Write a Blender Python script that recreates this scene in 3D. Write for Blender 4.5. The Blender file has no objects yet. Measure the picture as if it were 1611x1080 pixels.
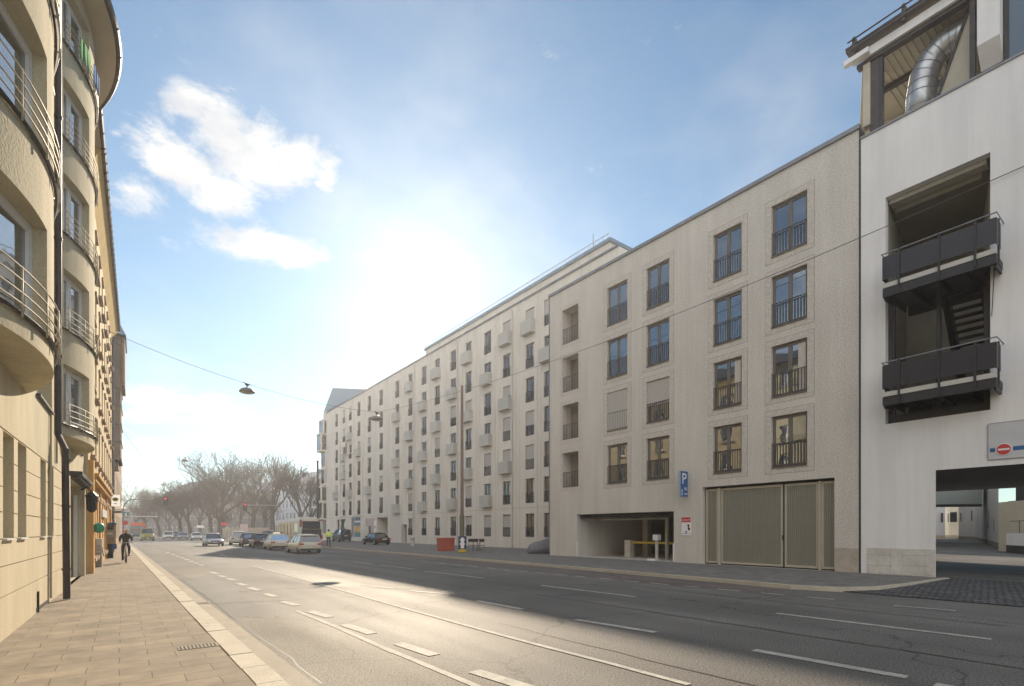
import bpy, bmesh, math, random
from mathutils import Vector, Matrix
R = math.radians
random.seed(7)
# ------------------------------------------------------------------ camera, sky, sun, exposure
scene = bpy.context.scene
C = scene.collection
F = 805.5; HX = 805.5; HY = 835.0; CZ = 1.65
TH = math.atan((HX - 192.0) / F); SN, CS = math.sin(TH), math.cos(TH)
cam_d = bpy.data.cameras.new('camera'); cam = bpy.data.objects.new('camera', cam_d); C.objects.link(cam)
cam.location = (0, 0, CZ); cam.rotation_euler = (R(90), 0, -TH)
cam_d.sensor_width = 36; cam_d.lens = 18; cam_d.shift_y = (HY - 540) / 1611.0
cam_d.clip_start = 0.05; cam_d.clip_end = 3000
scene.camera = cam
AZ, EL = R(27.0), R(25.5)                      # sun: azimuth clockwise from +Y, elevation
SUN = Vector((math.sin(AZ) * math.cos(EL), math.cos(AZ) * math.cos(EL), math.sin(EL)))
sd = bpy.data.lights.new('sun', 'SUN'); so = bpy.data.objects.new('sun', sd); C.objects.link(so)
sd.energy = 3.6; sd.angle = R(0.5); sd.color = (1.0, 0.83, 0.62)
so.rotation_euler = (-SUN).to_track_quat('-Z', 'Y').to_euler()
so.location = (20, 40, 60)
scene.view_settings.view_transform = 'Standard'; scene.view_settings.look = 'None'
scene.view_settings.gamma = 1; scene.view_settings.exposure = 1.02
scene.render.resolution_x = 1024; scene.render.resolution_y = 686

def gp(px, py, z=0.0):                         # pixel of the photo -> point on the level z
    d = (CZ - z) * F / (py - HY); r = (px - HX) / F * d
    return (r * CS + d * SN, -r * SN + d * CS)
def ony(px, X):                                # pixel column -> Y on the street-parallel plane X
    u = px - HX
    return X * (F * CS - u * SN) / (u * CS + F * SN)
def onz(px, py, X):
    Y = ony(px, X); d = X * SN + Y * CS
    return CZ + (HY - py) * d / F
def azel(px, py):
    u = (px - HX) / F; v = (HY - py) / F
    return TH + math.atan(u), math.atan(v / math.sqrt(1 + u * u))

# ------------------------------------------------------------------ world
world = bpy.data.worlds.new("World"); scene.world = world; world.use_nodes = True
wt = world.node_tree; wt.nodes.clear(); W = wt.nodes; WL = wt.links
def wn(t, **k):
    n = W.new(t)
    for a, b in k.items(): setattr(n, a, b)
    return n
def wm(op, a, b=None, c=None, clamp=False):
    n = W.new('ShaderNodeMath'); n.operation = op; n.use_clamp = clamp
    for i, v in enumerate((a, b, c)):
        if v is None: continue
        if isinstance(v, (int, float)): n.inputs[i].default_value = v
        else: WL.new(v, n.inputs[i])
    return n.outputs[0]
sky = wn('ShaderNodeTexSky', sky_type='NISHITA', sun_disc=False, sun_elevation=EL, sun_rotation=AZ)
sky.air_density = 1.0; sky.dust_density = 0.12; sky.ozone_density = 2.5; sky.altitude = 300
tc = wn('ShaderNodeTexCoord'); DIR = tc.outputs['Generated']
sep = wn('ShaderNodeSeparateXYZ'); WL.new(DIR, sep.inputs[0])
az = wm('ARCTAN2', sep.outputs[0], sep.outputs[1]); el = wm('ARCSINE', sep.outputs[2])
nz = wn('ShaderNodeTexNoise'); nz.inputs['Scale'].default_value = 9; nz.inputs['Detail'].default_value = 9
nz.inputs['Roughness'].default_value = 0.7; nz.inputs['Distortion'].default_value = 0.25
mp = wn('ShaderNodeMapping'); mp.inputs['Scale'].default_value = (1, 1, 1.9); WL.new(DIR, mp.inputs[0]); WL.new(mp.outputs[0], nz.inputs[0])
CL = [(292, 165, 42, 30, 1), (278, 262, 70, 48, 1), (350, 210, 60, 48, 1), (400, 250, 75, 55, 1), (462, 250, 58, 42, 1),
      (512, 275, 26, 36, .9), (345, 305, 55, 38, .95), (230, 300, 45, 35, .8), (420, 388, 78, 24, 1), (470, 400, 36, 16, .8), (360, 372, 28, 22, .8),
      (215, 625, 60, 22, .95), (290, 640, 90, 22, .95), (370, 660, 60, 16, .8), (235, 700, 40, 10, .6), (250, 652, 80, 18, .8), (182, 212, 16, 10, .6), (560, 300, 26, 14, .3)]
acc = None
for px, py, sx, sy, w in CL:
    a0, e0 = azel(px, py); a1 = azel(px + sx, py)[0] - a0; e1 = azel(px, py - sy)[1] - e0
    dx = wm('DIVIDE', wm('SUBTRACT', az, a0), a1); dy = wm('DIVIDE', wm('SUBTRACT', el, e0), e1)
    q = wm('ADD', wm('MULTIPLY', dx, dx), wm('MULTIPLY', dy, dy))
    g = wm('MULTIPLY', wm('POWER', 2.718, wm('MULTIPLY', q, -0.75)), w)
    acc = g if acc is None else wm('MAXIMUM', acc, g)
dens = wm('ADD', acc, wm('MULTIPLY', wm('SUBTRACT', nz.outputs[0], 0.5), 2.6))
mr = wn('ShaderNodeMapRange', interpolation_type='SMOOTHSTEP'); WL.new(dens, mr.inputs[0])
mr.inputs[1].default_value = 0.22; mr.inputs[2].default_value = 0.95
nz2 = wn('ShaderNodeTexNoise'); nz2.inputs['Scale'].default_value = 3.2; nz2.inputs['Detail'].default_value = 5; WL.new(mp.outputs[0], nz2.inputs[0])
# thin veil of high cloud low over the horizon
veil = wm('MULTIPLY', wm('SUBTRACT', nz2.outputs[0], 0.41, None, True), 0.9)
cm = wm('MAXIMUM', wm('MULTIPLY', mr.outputs[0], 0.93), veil, None, True)
# shaded cloud undersides
nz3 = wn('ShaderNodeTexNoise'); nz3.inputs['Scale'].default_value = 14; nz3.inputs['Detail'].default_value = 6; WL.new(mp.outputs[0], nz3.inputs[0])
cr = wn('ShaderNodeValToRGB'); WL.new(nz3.outputs[0], cr.inputs[0])
cr.color_ramp.elements[0].position = .3; cr.color_ramp.elements[0].color = (5.4, 5.7, 6.2, 1)
cr.color_ramp.elements[1].position = .62; cr.color_ramp.elements[1].color = (8.8, 8.5, 8.1, 1)
# hazy aureole round the sun
vd = wn('ShaderNodeVectorMath', operation='DOT_PRODUCT'); WL.new(DIR, vd.inputs[0]); vd.inputs[1].default_value = SUN
ang = wm('ARCCOSINE', wm('MINIMUM', vd.outputs['Value'], 0.99999))
au = wm('ADD', wm('MULTIPLY', wm('POWER', 2.718, wm('MULTIPLY', wm('POWER', wm('DIVIDE', ang, 0.06), 2), -1)), 1.0),
        wm('MULTIPLY', wm('POWER', 2.718, wm('MULTIPLY', wm('DIVIDE', ang, 0.20), -1)), 3.0))
# horizon whitening of the hazy spring air
hz = wm('MULTIPLY', wm('POWER', 2.718, wm('MULTIPLY', wm('ABSOLUTE', el), -5.0)), 1.2)
mixc = wn('ShaderNodeMix', data_type='RGBA'); WL.new(cm, mixc.inputs[0]); 
tint = wn('ShaderNodeMix', data_type='RGBA', blend_type='MULTIPLY'); tint.inputs[0].default_value = 1
WL.new(sky.outputs[0], tint.inputs[6]); tint.inputs[7].default_value = (.95, 1.20, 1.16, 1)
WL.new(tint.outputs[2], mixc.inputs[6]); WL.new(cr.outputs[0], mixc.inputs[7])
# unseen bright cloud cover added behind the camera to fill the shaded fronts
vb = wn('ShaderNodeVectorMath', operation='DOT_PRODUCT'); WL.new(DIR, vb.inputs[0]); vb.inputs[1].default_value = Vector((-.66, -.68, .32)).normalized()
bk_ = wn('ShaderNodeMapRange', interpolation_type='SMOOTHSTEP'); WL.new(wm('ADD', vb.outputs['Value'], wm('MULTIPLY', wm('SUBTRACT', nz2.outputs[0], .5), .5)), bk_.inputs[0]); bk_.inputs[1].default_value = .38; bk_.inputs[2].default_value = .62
fill_bank = wn('ShaderNodeMix', data_type='RGBA'); WL.new(bk_.outputs[0], fill_bank.inputs[0]); WL.new(mixc.outputs[2], fill_bank.inputs[6]); fill_bank.inputs[7].default_value = (12.2, 12.2, 12.4, 1)
aur = wn('ShaderNodeCombineXYZ'); 
for i, k in enumerate((1.0, .95, .84)): WL.new(wm('ADD', wm('MULTIPLY', au, k), wm('MULTIPLY', hz, (1, .98, .95)[i])), aur.inputs[i])
addn = wn('ShaderNodeVectorMath', operation='ADD'); WL.new(fill_bank.outputs[2], addn.inputs[0]); WL.new(aur.outputs[0], addn.inputs[1])
bg = wn('ShaderNodeBackground'); bg.inputs[1].default_value = 0.058; WL.new(addn.outputs[0], bg.inputs[0])
wo = wn('ShaderNodeOutputWorld'); WL.new(bg.outputs[0], wo.inputs[0])

# ------------------------------------------------------------------ materials
MATS = {}
def mat(name, col, rough=0.8, var=0.12, scale=3.0, bump=0.0, bscale=60, metal=0.0, spec=0.5, streak=0.0, col2=None, fine=0.0, fscale=200):
    if name in MATS: return MATS[name]
    m = bpy.data.materials.new(name); m.use_nodes = True; nt = m.node_tree; N = nt.nodes; L = nt.links
    b = N['Principled BSDF']; b.inputs['Roughness'].default_value = rough; b.inputs['Metallic'].default_value = metal
    b.inputs['Specular IOR Level'].default_value = spec
    tc = N.new('ShaderNodeTexCoord'); n = N.new('ShaderNodeTexNoise'); n.inputs['Scale'].default_value = scale; n.inputs['Detail'].default_value = 8
    n.inputs['Roughness'].default_value = 0.6
    vec = tc.outputs['Object']
    if streak:
        mpn = N.new('ShaderNodeMapping'); mpn.inputs['Scale'].default_value = (1, 1, streak); L.new(vec, mpn.inputs[0]); L.new(mpn.outputs[0], n.inputs[0])
    else: L.new(vec, n.inputs[0])
    c2 = col2 if col2 else tuple(min(1, c * (1 + var)) for c in col)
    c1 = tuple(c * (1 - var) for c in col)
    r = N.new('ShaderNodeValToRGB'); r.color_ramp.elements[0].position = .32; r.color_ramp.elements[1].position = .68
    r.color_ramp.elements[0].color = (*c1, 1); r.color_ramp.elements[1].color = (*c2, 1); L.new(n.outputs[0], r.inputs[0])
    out = r.outputs[0]
    if fine:
        if streak and streak < .3:            # rain streaks: narrow across, long downwards
            sm = N.new('ShaderNodeMapping'); sm.inputs['Scale'].default_value = (3.2, 3.2, .10); L.new(vec, sm.inputs[0]); sn_ = N.new('ShaderNodeTexNoise'); sn_.inputs['Scale'].default_value = 1.0; sn_.inputs['Detail'].default_value = 6; sn_.inputs['Roughness'].default_value = .7; L.new(sm.outputs[0], sn_.inputs[0])
            sr = N.new('ShaderNodeMapRange'); L.new(sn_.outputs[0], sr.inputs[0]); [setattr(sr.inputs[i + 1], 'default_value', v) for i, v in enumerate((.30, .62, .93, 1.02))]
            sc_ = N.new('ShaderNodeCombineColor'); [L.new(sr.outputs[0], sc_.inputs[i]) for i in range(3)]; sx = N.new('ShaderNodeMix'); sx.data_type = 'RGBA'; sx.blend_type = 'MULTIPLY'; sx.inputs[0].default_value = 1; L.new(out, sx.inputs[6]); L.new(sc_.outputs[0], sx.inputs[7]); out = sx.outputs[2]
        f = N.new('ShaderNodeTexNoise'); f.inputs['Scale'].default_value = fscale; f.inputs['Detail'].default_value = 3; L.new(vec, f.inputs[0])
        mr = N.new('ShaderNodeMapRange'); mr.inputs[1].default_value = .3; mr.inputs[2].default_value = .7; mr.inputs[3].default_value = 1 - fine; mr.inputs[4].default_value = 1 + fine
        L.new(f.outputs[0], mr.inputs[0]); mx = N.new('ShaderNodeMix'); mx.data_type = 'RGBA'; mx.blend_type = 'MULTIPLY'; mx.inputs[0].default_value = 1
        L.new(out, mx.inputs[6]); cb = N.new('ShaderNodeCombineColor'); [L.new(mr.outputs[0], cb.inputs[i]) for i in range(3)]; L.new(cb.outputs[0], mx.inputs[7]); out = mx.outputs[2]
    L.new(out, b.inputs['Base Color'])
    if bump:
        bn = N.new('ShaderNodeTexNoise'); bn.inputs['Scale'].default_value = bscale; bn.inputs['Detail'].default_value = 4; L.new(vec, bn.inputs[0])
        bp = N.new('ShaderNodeBump'); bp.inputs['Strength'].default_value = bump; bp.inputs['Distance'].default_value = 0.02
        L.new(bn.outputs[0], bp.inputs['Height']); L.new(bp.outputs[0], b.inputs['Normal'])
    MATS[name] = m
    return m
def emis(name, col, s):
    if name in MATS: return MATS[name]
    m = bpy.data.materials.new(name); m.use_nodes = True; b = m.node_tree.nodes['Principled BSDF']
    b.inputs['Base Color'].default_value = (*[c * .5 for c in col], 1); b.inputs['Emission Color'].default_value = (*col, 1); b.inputs['Emission Strength'].default_value = s
    MATS[name] = m; return m
def glassm(name, tint=(0.02, 0.025, 0.03), refl=0.30, rough=0.02, wav=0.15):
    if name in MATS: return MATS[name]
    m = bpy.data.materials.new(name); m.use_nodes = True; nt = m.node_tree; N = nt.nodes; L = nt.links; N.clear()
    o = N.new('ShaderNodeOutputMaterial'); d = N.new('ShaderNodeBsdfDiffuse'); g = N.new('ShaderNodeBsdfGlossy'); mx = N.new('ShaderNodeMixShader')
    tc = N.new('ShaderNodeTexCoord'); n = N.new('ShaderNodeTexNoise'); n.inputs['Scale'].default_value = 1.3; L.new(tc.outputs['Object'], n.inputs[0])
    r = N.new('ShaderNodeValToRGB'); r.color_ramp.elements[0].color = (*[c * .5 for c in tint], 1); r.color_ramp.elements[1].color = (*[c * 2 for c in tint], 1)
    L.new(n.outputs[0], r.inputs[0]); L.new(r.outputs[0], d.inputs[0])
    g.inputs['Roughness'].default_value = rough; g.inputs[0].default_value = (.9, .95, 1, 1)
    bp = N.new('ShaderNodeBump'); bp.inputs['Strength'].default_value = wav; bp.inputs['Distance'].default_value = .02; L.new(n.outputs[0], bp.inputs['Height']); L.new(bp.outputs[0], g.inputs['Normal'])
    fr = N.new('ShaderNodeLayerWeight'); fr.inputs[0].default_value = 0.35
    mr = N.new('ShaderNodeMapRange'); L.new(fr.outputs['Fresnel'], mr.inputs[0]); mr.inputs[3].default_value = refl; mr.inputs[4].default_value = 1
    L.new(mr.outputs[0], mx.inputs[0]); L.new(d.outputs[0], mx.inputs[1]); L.new(g.outputs[0], mx.inputs[2]); L.new(mx.outputs[0], o.inputs[0])
    MATS[name] = m; return m

M_near = mat('pale_ribbed_plaster', (.575, .54, .485), .9, .07, .9, 1.0, 30, fine=.20, fscale=20, streak=.28)
M_far = mat('cream_plaster', (.65, .605, .535), .9, .08, .7, .3, 40, fine=.06, fscale=12, streak=.25)
M_surr = mat('speckled_stone', (.525, .485, .43), .9, .12, 6, .6, 50, fine=.3, fscale=30)
M_white = mat('white_render', (.74, .73, .715), .85, .07, .8, .35, 30, fine=.04, fscale=30, streak=.25)
M_plinth = mat('stained_concrete', (.56, .53, .48), .9, .16, 1.5, .3, 30, fine=.1, fscale=25)
M_bay = mat('ochre_render', (.52, .465, .325), .92, .14, 1.6, .5, 26, streak=.28, fine=.10, fscale=30)
M_bayw = mat('sandy_render', (.56, .485, .34), .92, .10, 1.4, .4, 26, streak=.28, fine=.08, fscale=30)
M_orange = mat('orange_render', (.56, .33, .11), .9, .10, 1.0, .2, 30, fine=.06)
M_cream = mat('yellow_cream_render', (.55, .44, .26), .9, .12, 1.0, .3, 20, fine=.08)
M_brown = mat('rosy_brown_stone', (.36, .27, .20), .9, .14, .8, .4, 20, fine=.1)
M_dmetal = mat('dark_brown_metal', (.055, .045, .045), .45, .25, 4, .05, metal=.3)
M_black = mat('black_steel', (.018, .018, .022), .5, .2, 5)
M_grey = mat('grey_metal', (.22, .23, .25), .5, .12, 3, metal=.4)
M_rail = mat('anthracite_railing', (.06, .055, .055), .5, .15, 5)
M_frame = mat('umber_window_frame', (.13, .115, .10), .5, .1, 5)
M_wframe = mat('white_window_frame', (.72, .72, .70), .45, .05, 5)
M_gate = mat('beige_gate_metal', (.42, .38, .30), .55, .06, 2)
M_gated = mat('gate_mesh_panel', (.22, .21, .17), .6, .08, 2)
M_zinc = mat('blue_grey_zinc', (.20, .27, .32), .5, .10, 1.5, metal=.2)
M_balc = mat('pale_balcony_panel', (.47, .46, .42), .6, .06, 3)
M_glass = glassm('window_glass')
M_glassl = glassm('far_window_glass', (.05, .045, .04), .10)
M_blind = mat('grey_blind', (.42, .40, .37), .7, .05, 8)
M_curt = mat('pale_curtain', (.5, .47, .42), .9, .1, 6)
M_dark = mat('dark_interior', (.03, .028, .025), .9, .2, 2)
M_wood = mat('pinkish_board', (.50, .40, .36), .8, .08, 3)
M_tyre = mat('tyre_rubber', (.02, .02, .02), .8, .2, 8)
M_rim = mat('alloy_rim', (.45, .45, .46), .35, .1, 5, metal=.8)
M_cglass = glassm('car_glass', (.015, .02, .025), .12, .03, 0)
M_plate = mat('number_plate', (.75, .75, .72), .5, .03)
M_red = mat('tail_light_red', (.45, .02, .02), .25, .1)
M_lampw = mat('headlamp', (.75, .78, .8), .15, .05)
M_bark = mat('grey_brown_bark', (.08, .064, .052), .95, .25, 6, .4, 40)
M_twig = mat('brown_twigs', (.085, .062, .05), .95, .2, 3)

def paver_material(name, c1, c2, cm, bw, bh, ms, scale=1.0, rot=0, rough=.85, bump=.5, squash=1.0, warp=0.0):
    m = bpy.data.materials.new(name); m.use_nodes = True; nt = m.node_tree; N = nt.nodes; L = nt.links; b = N['Principled BSDF']
    tc = N.new('ShaderNodeTexCoord'); mp = N.new('ShaderNodeMapping'); mp.inputs['Rotation'].default_value = (0, 0, rot); L.new(tc.outputs['Object'], mp.inputs[0])
    src = mp.outputs[0]
    if warp:
        wn_ = N.new('ShaderNodeTexNoise'); wn_.inputs['Scale'].default_value = 1.2; L.new(tc.outputs['Object'], wn_.inputs[0])
        sc = N.new('ShaderNodeVectorMath'); sc.operation = 'SCALE'; sc.inputs[3].default_value = warp; L.new(wn_.outputs['Color'], sc.inputs[0])
        ad = N.new('ShaderNodeVectorMath'); ad.operation = 'ADD'; L.new(src, ad.inputs[0]); L.new(sc.outputs[0], ad.inputs[1]); src = ad.outputs[0]
    br = N.new('ShaderNodeTexBrick'); L.new(src, br.inputs[0])
    br.inputs['Scale'].default_value = scale; br.inputs['Brick Width'].default_value = bw; br.inputs['Row Height'].default_value = bh; br.inputs['Mortar Size'].default_value = ms
    br.inputs['Mortar Smooth'].default_value = .3; br.inputs['Bias'].default_value = 0; br.offset = .5; br.squash = squash
    br.inputs['Color1'].default_value = (*c1, 1); br.inputs['Color2'].default_value = (*c2, 1); br.inputs['Mortar'].default_value = (*cm, 1)
    n = N.new('ShaderNodeTexNoise'); n.inputs['Scale'].default_value = 1.7; n.inputs['Detail'].default_value = 9; n.inputs['Roughness'].default_value = .7; L.new(tc.outputs['Object'], n.inputs[0])
    f = N.new('ShaderNodeTexNoise'); f.inputs['Scale'].default_value = 90; f.inputs['Detail'].default_value = 4; L.new(tc.outputs['Object'], f.inputs[0])
    mu = N.new('ShaderNodeMath'); mu.operation = 'MULTIPLY'
    a = N.new('ShaderNodeMapRange'); L.new(n.outputs[0], a.inputs[0]); a.inputs[1].default_value = .3; a.inputs[2].default_value = .7; a.inputs[3].default_value = .62; a.inputs[4].default_value = 1.25
    c = N.new('ShaderNodeMapRange'); L.new(f.outputs[0], c.inputs[0]); c.inputs[1].default_value = .3; c.inputs[2].default_value = .7; c.inputs[3].default_value = .78; c.inputs[4].default_value = 1.2
    L.new(a.outputs[0], mu.inputs[0]); L.new(c.outputs[0], mu.inputs[1])
    cb = N.new('ShaderNodeCombineColor'); [L.new(mu.outputs[0], cb.inputs[i]) for i in range(3)]
    mx = N.new('ShaderNodeMix'); mx.data_type = 'RGBA'; mx.blend_type = 'MULTIPLY'; mx.inputs[0].default_value = 1; L.new(br.outputs[0], mx.inputs[6]); L.new(cb.outputs[0], mx.inputs[7])
    L.new(mx.outputs[2], b.inputs['Base Color']); b.inputs['Roughness'].default_value = rough
    h = N.new('ShaderNodeMath'); h.operation = 'MULTIPLY_ADD'; h.inputs[1].default_value = -1.0; L.new(br.outputs['Fac'], h.inputs[0])
    sc2 = N.new('ShaderNodeMath'); sc2.operation = 'MULTIPLY'; sc2.inputs[1].default_value = .5; L.new(f.outputs[0], sc2.inputs[0]); L.new(sc2.outputs[0], h.inputs[2])
    bp = N.new('ShaderNodeBump'); bp.inputs['Strength'].default_value = bump; bp.inputs['Distance'].default_value = .012; L.new(h.outputs[0], bp.inputs['Height']); L.new(bp.outputs[0], b.inputs['Normal'])
    MATS[name] = m; return m
M_walk = paver_material('brown_paving_slabs', (.29, .238, .172), (.225, .187, .138), (.135, .11, .082), .60, .35, .007, rot=0, warp=.06)
M_walkr = paver_material('grey_paving_slabs', (.20, .19, .175), (.16, .155, .145), (.09, .085, .08), .6, .35, .01, rot=R(90))
M_setts = paver_material('granite_setts', (.15, .15, .155), (.075, .075, .08), (.012, .012, .012), .30, .20, .035, rot=R(80), bump=1.0, warp=.14)
M_kerb = mat('granite_kerb', (.46, .42, .34), .8, .12, 2, .3, 60, fine=.22, fscale=80)
M_gutter = mat('gutter_concrete', (.30, .265, .21), .8, .14, 2, .3, 60, fine=.2, fscale=90)

def asphalt(name, base, patch=.25, red=False):
    m = bpy.data.materials.new(name); m.use_nodes = True; nt = m.node_tree; N = nt.nodes; L = nt.links; b = N['Principled BSDF']; b.inputs['Specular IOR Level'].default_value = .38
    tc = N.new('ShaderNodeTexCoord'); O = tc.outputs['Object']
    def noise(s, d=5, sc=None, dist=0):
        n = N.new('ShaderNodeTexNoise'); n.inputs['Scale'].default_value = s; n.inputs['Detail'].default_value = d; n.inputs['Distortion'].default_value = dist
        if sc:
            q = N.new('ShaderNodeMapping'); q.inputs['Scale'].default_value = sc; L.new(O, q.inputs[0]); L.new(q.outputs[0], n.inputs[0])
        else: L.new(O, n.inputs[0])
        return n.outputs[0]
    def mrange(s, a, b_, c, d):
        n = N.new('ShaderNodeMapRange'); L.new(s, n.inputs[0])
        for i, v in enumerate((a, b_, c, d)): n.inputs[i + 1].default_value = v
        return n.outputs[0]
    def mul(a, b_):
        n = N.new('ShaderNodeMath'); n.operation = 'MULTIPLY'; L.new(a, n.inputs[0]); L.new(b_, n.inputs[1]); return n.outputs[0]
    big = mrange(noise(.25, 6), .3, .7, 1 - patch, 1 + patch)
    lane = mrange(noise(1.0, 3, (.9, .03, 1)), .35, .65, .86, 1.14)
    grit = mrange(noise(42, 4), .36, .64, .42, 1.65)
    vo = N.new('ShaderNodeTexVoronoi'); vo.feature = 'DISTANCE_TO_EDGE'; vo.inputs['Scale'].default_value = .22
    nn = N.new('ShaderNodeTexNoise'); nn.inputs['Scale'].default_value = .9; nn.inputs['Detail'].default_value = 6; L.new(O, nn.inputs[0])
    ad = N.new('ShaderNodeVectorMath'); ad.operation = 'MULTIPLY_ADD'; ad.inputs[1].default_value = (1.6, 1.6, 0); L.new(nn.outputs['Color'], ad.inputs[0]); L.new(O, ad.inputs[2]); L.new(ad.outputs[0], vo.inputs[0])
    crack = mrange(vo.outputs[0], .0, .007, .4, 1.0)
    k = mul(mul(big, lane), mul(grit, crack))
    cb = N.new('ShaderNodeCombineColor')
    for i in range(3):
        q = N.new('ShaderNodeMath'); q.operation = 'MULTIPLY'; q.inputs[1].default_value = base[i]; L.new(k, q.inputs[0]); L.new(q.outputs[0], cb.inputs[i])
    L.new(cb.outputs[0], b.inputs['Base Color'])
    L.new(mrange(noise(.5, 4, (1, .15, 1)), .3, .7, .64, .80), b.inputs['Roughness'])
    bp = N.new('ShaderNodeBump'); bp.inputs['Strength'].default_value = .75; bp.inputs['Distance'].default_value = .015
    L.new(noise(60, 4), bp.inputs['Height']); L.new(bp.outputs[0], b.inputs['Normal'])
    MATS[name] = m; return m
M_asph = asphalt('asphalt', (.126, .121, .113))
M_asph2 = asphalt('older_asphalt', (.15, .135, .112), .3)
M_redp = asphalt('reddish_cycle_surface', (.135, .11, .10), .2)
M_line = mat('worn_road_paint', (.40, .385, .35), .8, .25, 5, fine=.25, fscale=60)
M_ground = mat('distant_ground', (.14, .13, .11), .9, .2, .1)

# ------------------------------------------------------------------ mesh helpers
class MB:
    def __init__(s): s.v = []; s.f = []; s.m = []; s.mi = 0; s.mats = []
    def mat(s, m):
        if m not in s.mats: s.mats.append(m)
        s.mi = s.mats.index(m); return s
    def quad(s, *p):
        i = len(s.v); s.v += [tuple(q) for q in p]; s.f.append(tuple(range(i, i + len(p)))); s.m.append(s.mi)
    def box(s, x0, x1, y0, y1, z0, z1):
        if x0 > x1: x0, x1 = x1, x0
        if y0 > y1: y0, y1 = y1, y0
        i = len(s.v)
        s.v += [(x0, y0, z0), (x1, y0, z0), (x1, y1, z0), (x0, y1, z0), (x0, y0, z1), (x1, y0, z1), (x1, y1, z1), (x0, y1, z1)]
        for f in ((3, 2, 1, 0), (4, 5, 6, 7), (0, 1, 5, 4), (1, 2, 6, 5), (2, 3, 7, 6), (3, 0, 4, 7)): s.f.append(tuple(i + k for k in f)); s.m.append(s.mi)
        return s
    def prism(s, pts, z0, z1):
        n = len(pts); i = len(s.v); s.v += [(x, y, z0) for x, y in pts] + [(x, y, z1) for x, y in pts]
        s.f.append(tuple(i + k for k in range(n))[::-1]); s.f.append(tuple(i + n + k for k in range(n))); s.m += [s.mi] * 2
        for k in range(n): s.f.append((i + k, i + (k + 1) % n, i + n + (k + 1) % n, i + n + k)); s.m.append(s.mi)
    def extr(s, pts, axis, a0, a1):           # polygon in the other two axes extruded along axis
        n = len(pts); i = len(s.v)
        for a in (a0, a1):
            for p, q in pts: s.v.append({'x': (a, p, q), 'y': (p, a, q), 'z': (p, q, a)}[axis])
        s.f.append(tuple(i + k for k in range(n))[::-1]); s.f.append(tuple(i + n + k for k in range(n))); s.m += [s.mi] * 2
        for k in range(n): s.f.append((i + k, i + (k + 1) % n, i + n + (k + 1) % n, i + n + k)); s.m.append(s.mi)
    def tube(s, pts, r, n=6, cap=True):
        P = [Vector(p) for p in pts]; rs = r if isinstance(r, (list, tuple)) else [r] * len(P); i0 = len(s.v); up = None
        for k, p in enumerate(P):
            d = (P[min(k + 1, len(P) - 1)] - P[max(k - 1, 0)])
            if d.length < 1e-9: d = Vector((0, 0, 1))
            d.normalize()
            if up is None: up = Vector((0, 0, 1)) if abs(d.z) < .9 else Vector((1, 0, 0))
            a = d.cross(up)
            if a.length < 1e-4: a = d.cross(Vector((0, 1, 0)))
            a.normalize(); b = a.cross(d); up = b
            for j in range(n):
                t = 2 * math.pi * j / n; s.v.append(tuple(p + a * math.cos(t) * rs[k] + b * math.sin(t) * rs[k]))
        for k in range(len(P) - 1):
            for j in range(n): s.f.append((i0 + k * n + j, i0 + k * n + (j + 1) % n, i0 + (k + 1) * n + (j + 1) % n, i0 + (k + 1) * n + j)); s.m.append(s.mi)
        if cap and n > 2:
            s.f.append(tuple(i0 + j for j in range(n))[::-1]); s.f.append(tuple(i0 + (len(P) - 1) * n + j for j in range(n))); s.m += [s.mi] * 2
        return s
    def lathe(s, c, prof, n=16, axis='z'):
        i0 = len(s.v); cx, cy, cz = c
        for r, h in prof:
            for j in range(n):
                t = 2 * math.pi * j / n; a, b = r * math.cos(t), r * math.sin(t)
                s.v.append({'z': (cx + a, cy + b, cz + h), 'x': (cx + h, cy + a, cz + b), 'y': (cx + a, cy + h, cz + b)}[axis])
        for k in range(len(prof) - 1):
            for j in range(n): s.f.append((i0 + k * n + j, i0 + k * n + (j + 1) % n, i0 + (k + 1) * n + (j + 1) % n, i0 + (k + 1) * n + j)); s.m.append(s.mi)
        s.f.append(tuple(i0 + j for j in range(n))[::-1]); s.f.append(tuple(i0 + (len(prof) - 1) * n + j for j in range(n))); s.m += [s.mi] * 2
        return s
    def mesh(s, name, off=(0, 0, 0), smooth=False):
        me = bpy.data.meshes.new(name); me.from_pydata([(x - off[0], y - off[1], z - off[2]) for x, y, z in s.v], [], s.f)
        for m in s.mats: me.materials.append(m)
        for p, k in zip(me.polygons, s.m): p.material_index = k
        bm = bmesh.new(); bm.from_mesh(me); bmesh.ops.recalc_face_normals(bm, faces=bm.faces) if len(bm.faces) < 60000 else None; bm.to_mesh(me); bm.free()
        if smooth:
            for p in me.polygons: p.use_smooth = True
        me.update(); return me
ROOT = {}
def rootof(o):
    while o.parent: o = o.parent
    return o
def link(name, me, parent=None, loc=(0, 0, 0), rz=0):
    o = bpy.data.objects.new(name, me); C.objects.link(o); o.location = loc; o.rotation_euler[2] = rz
    if parent: o.parent = parent
    return o
def part(mb, name, parent, smooth=False, bevel=0, world=True):
    off = tuple(rootof(parent).location) if (parent and world) else (0, 0, 0)
    o = link(name, mb.mesh(name, off, smooth), parent)
    if bevel:
        b = o.modifiers.new('bevel', 'BEVEL'); b.width = bevel; b.segments = 2; b.limit_method = 'ANGLE'
    return o
def thing(name, label, cat, loc=(0, 0, 0), rz=0, group=None):
    o = bpy.data.objects.new(name, None); C.objects.link(o); o.location = loc; o.rotation_euler[2] = rz; o.empty_display_size = .3
    o['label'] = label; o['category'] = cat
    if group: o['group'] = group
    return o
def tag(o, label, cat, group=None):
    o['label'] = label; o['category'] = cat
    if group: o['group'] = group
    return o
def struct(mb, name, smooth=False):
    o = link(name, mb.mesh(name, (0, 0, 0), smooth)); o['kind'] = 'structure'; return o
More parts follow.
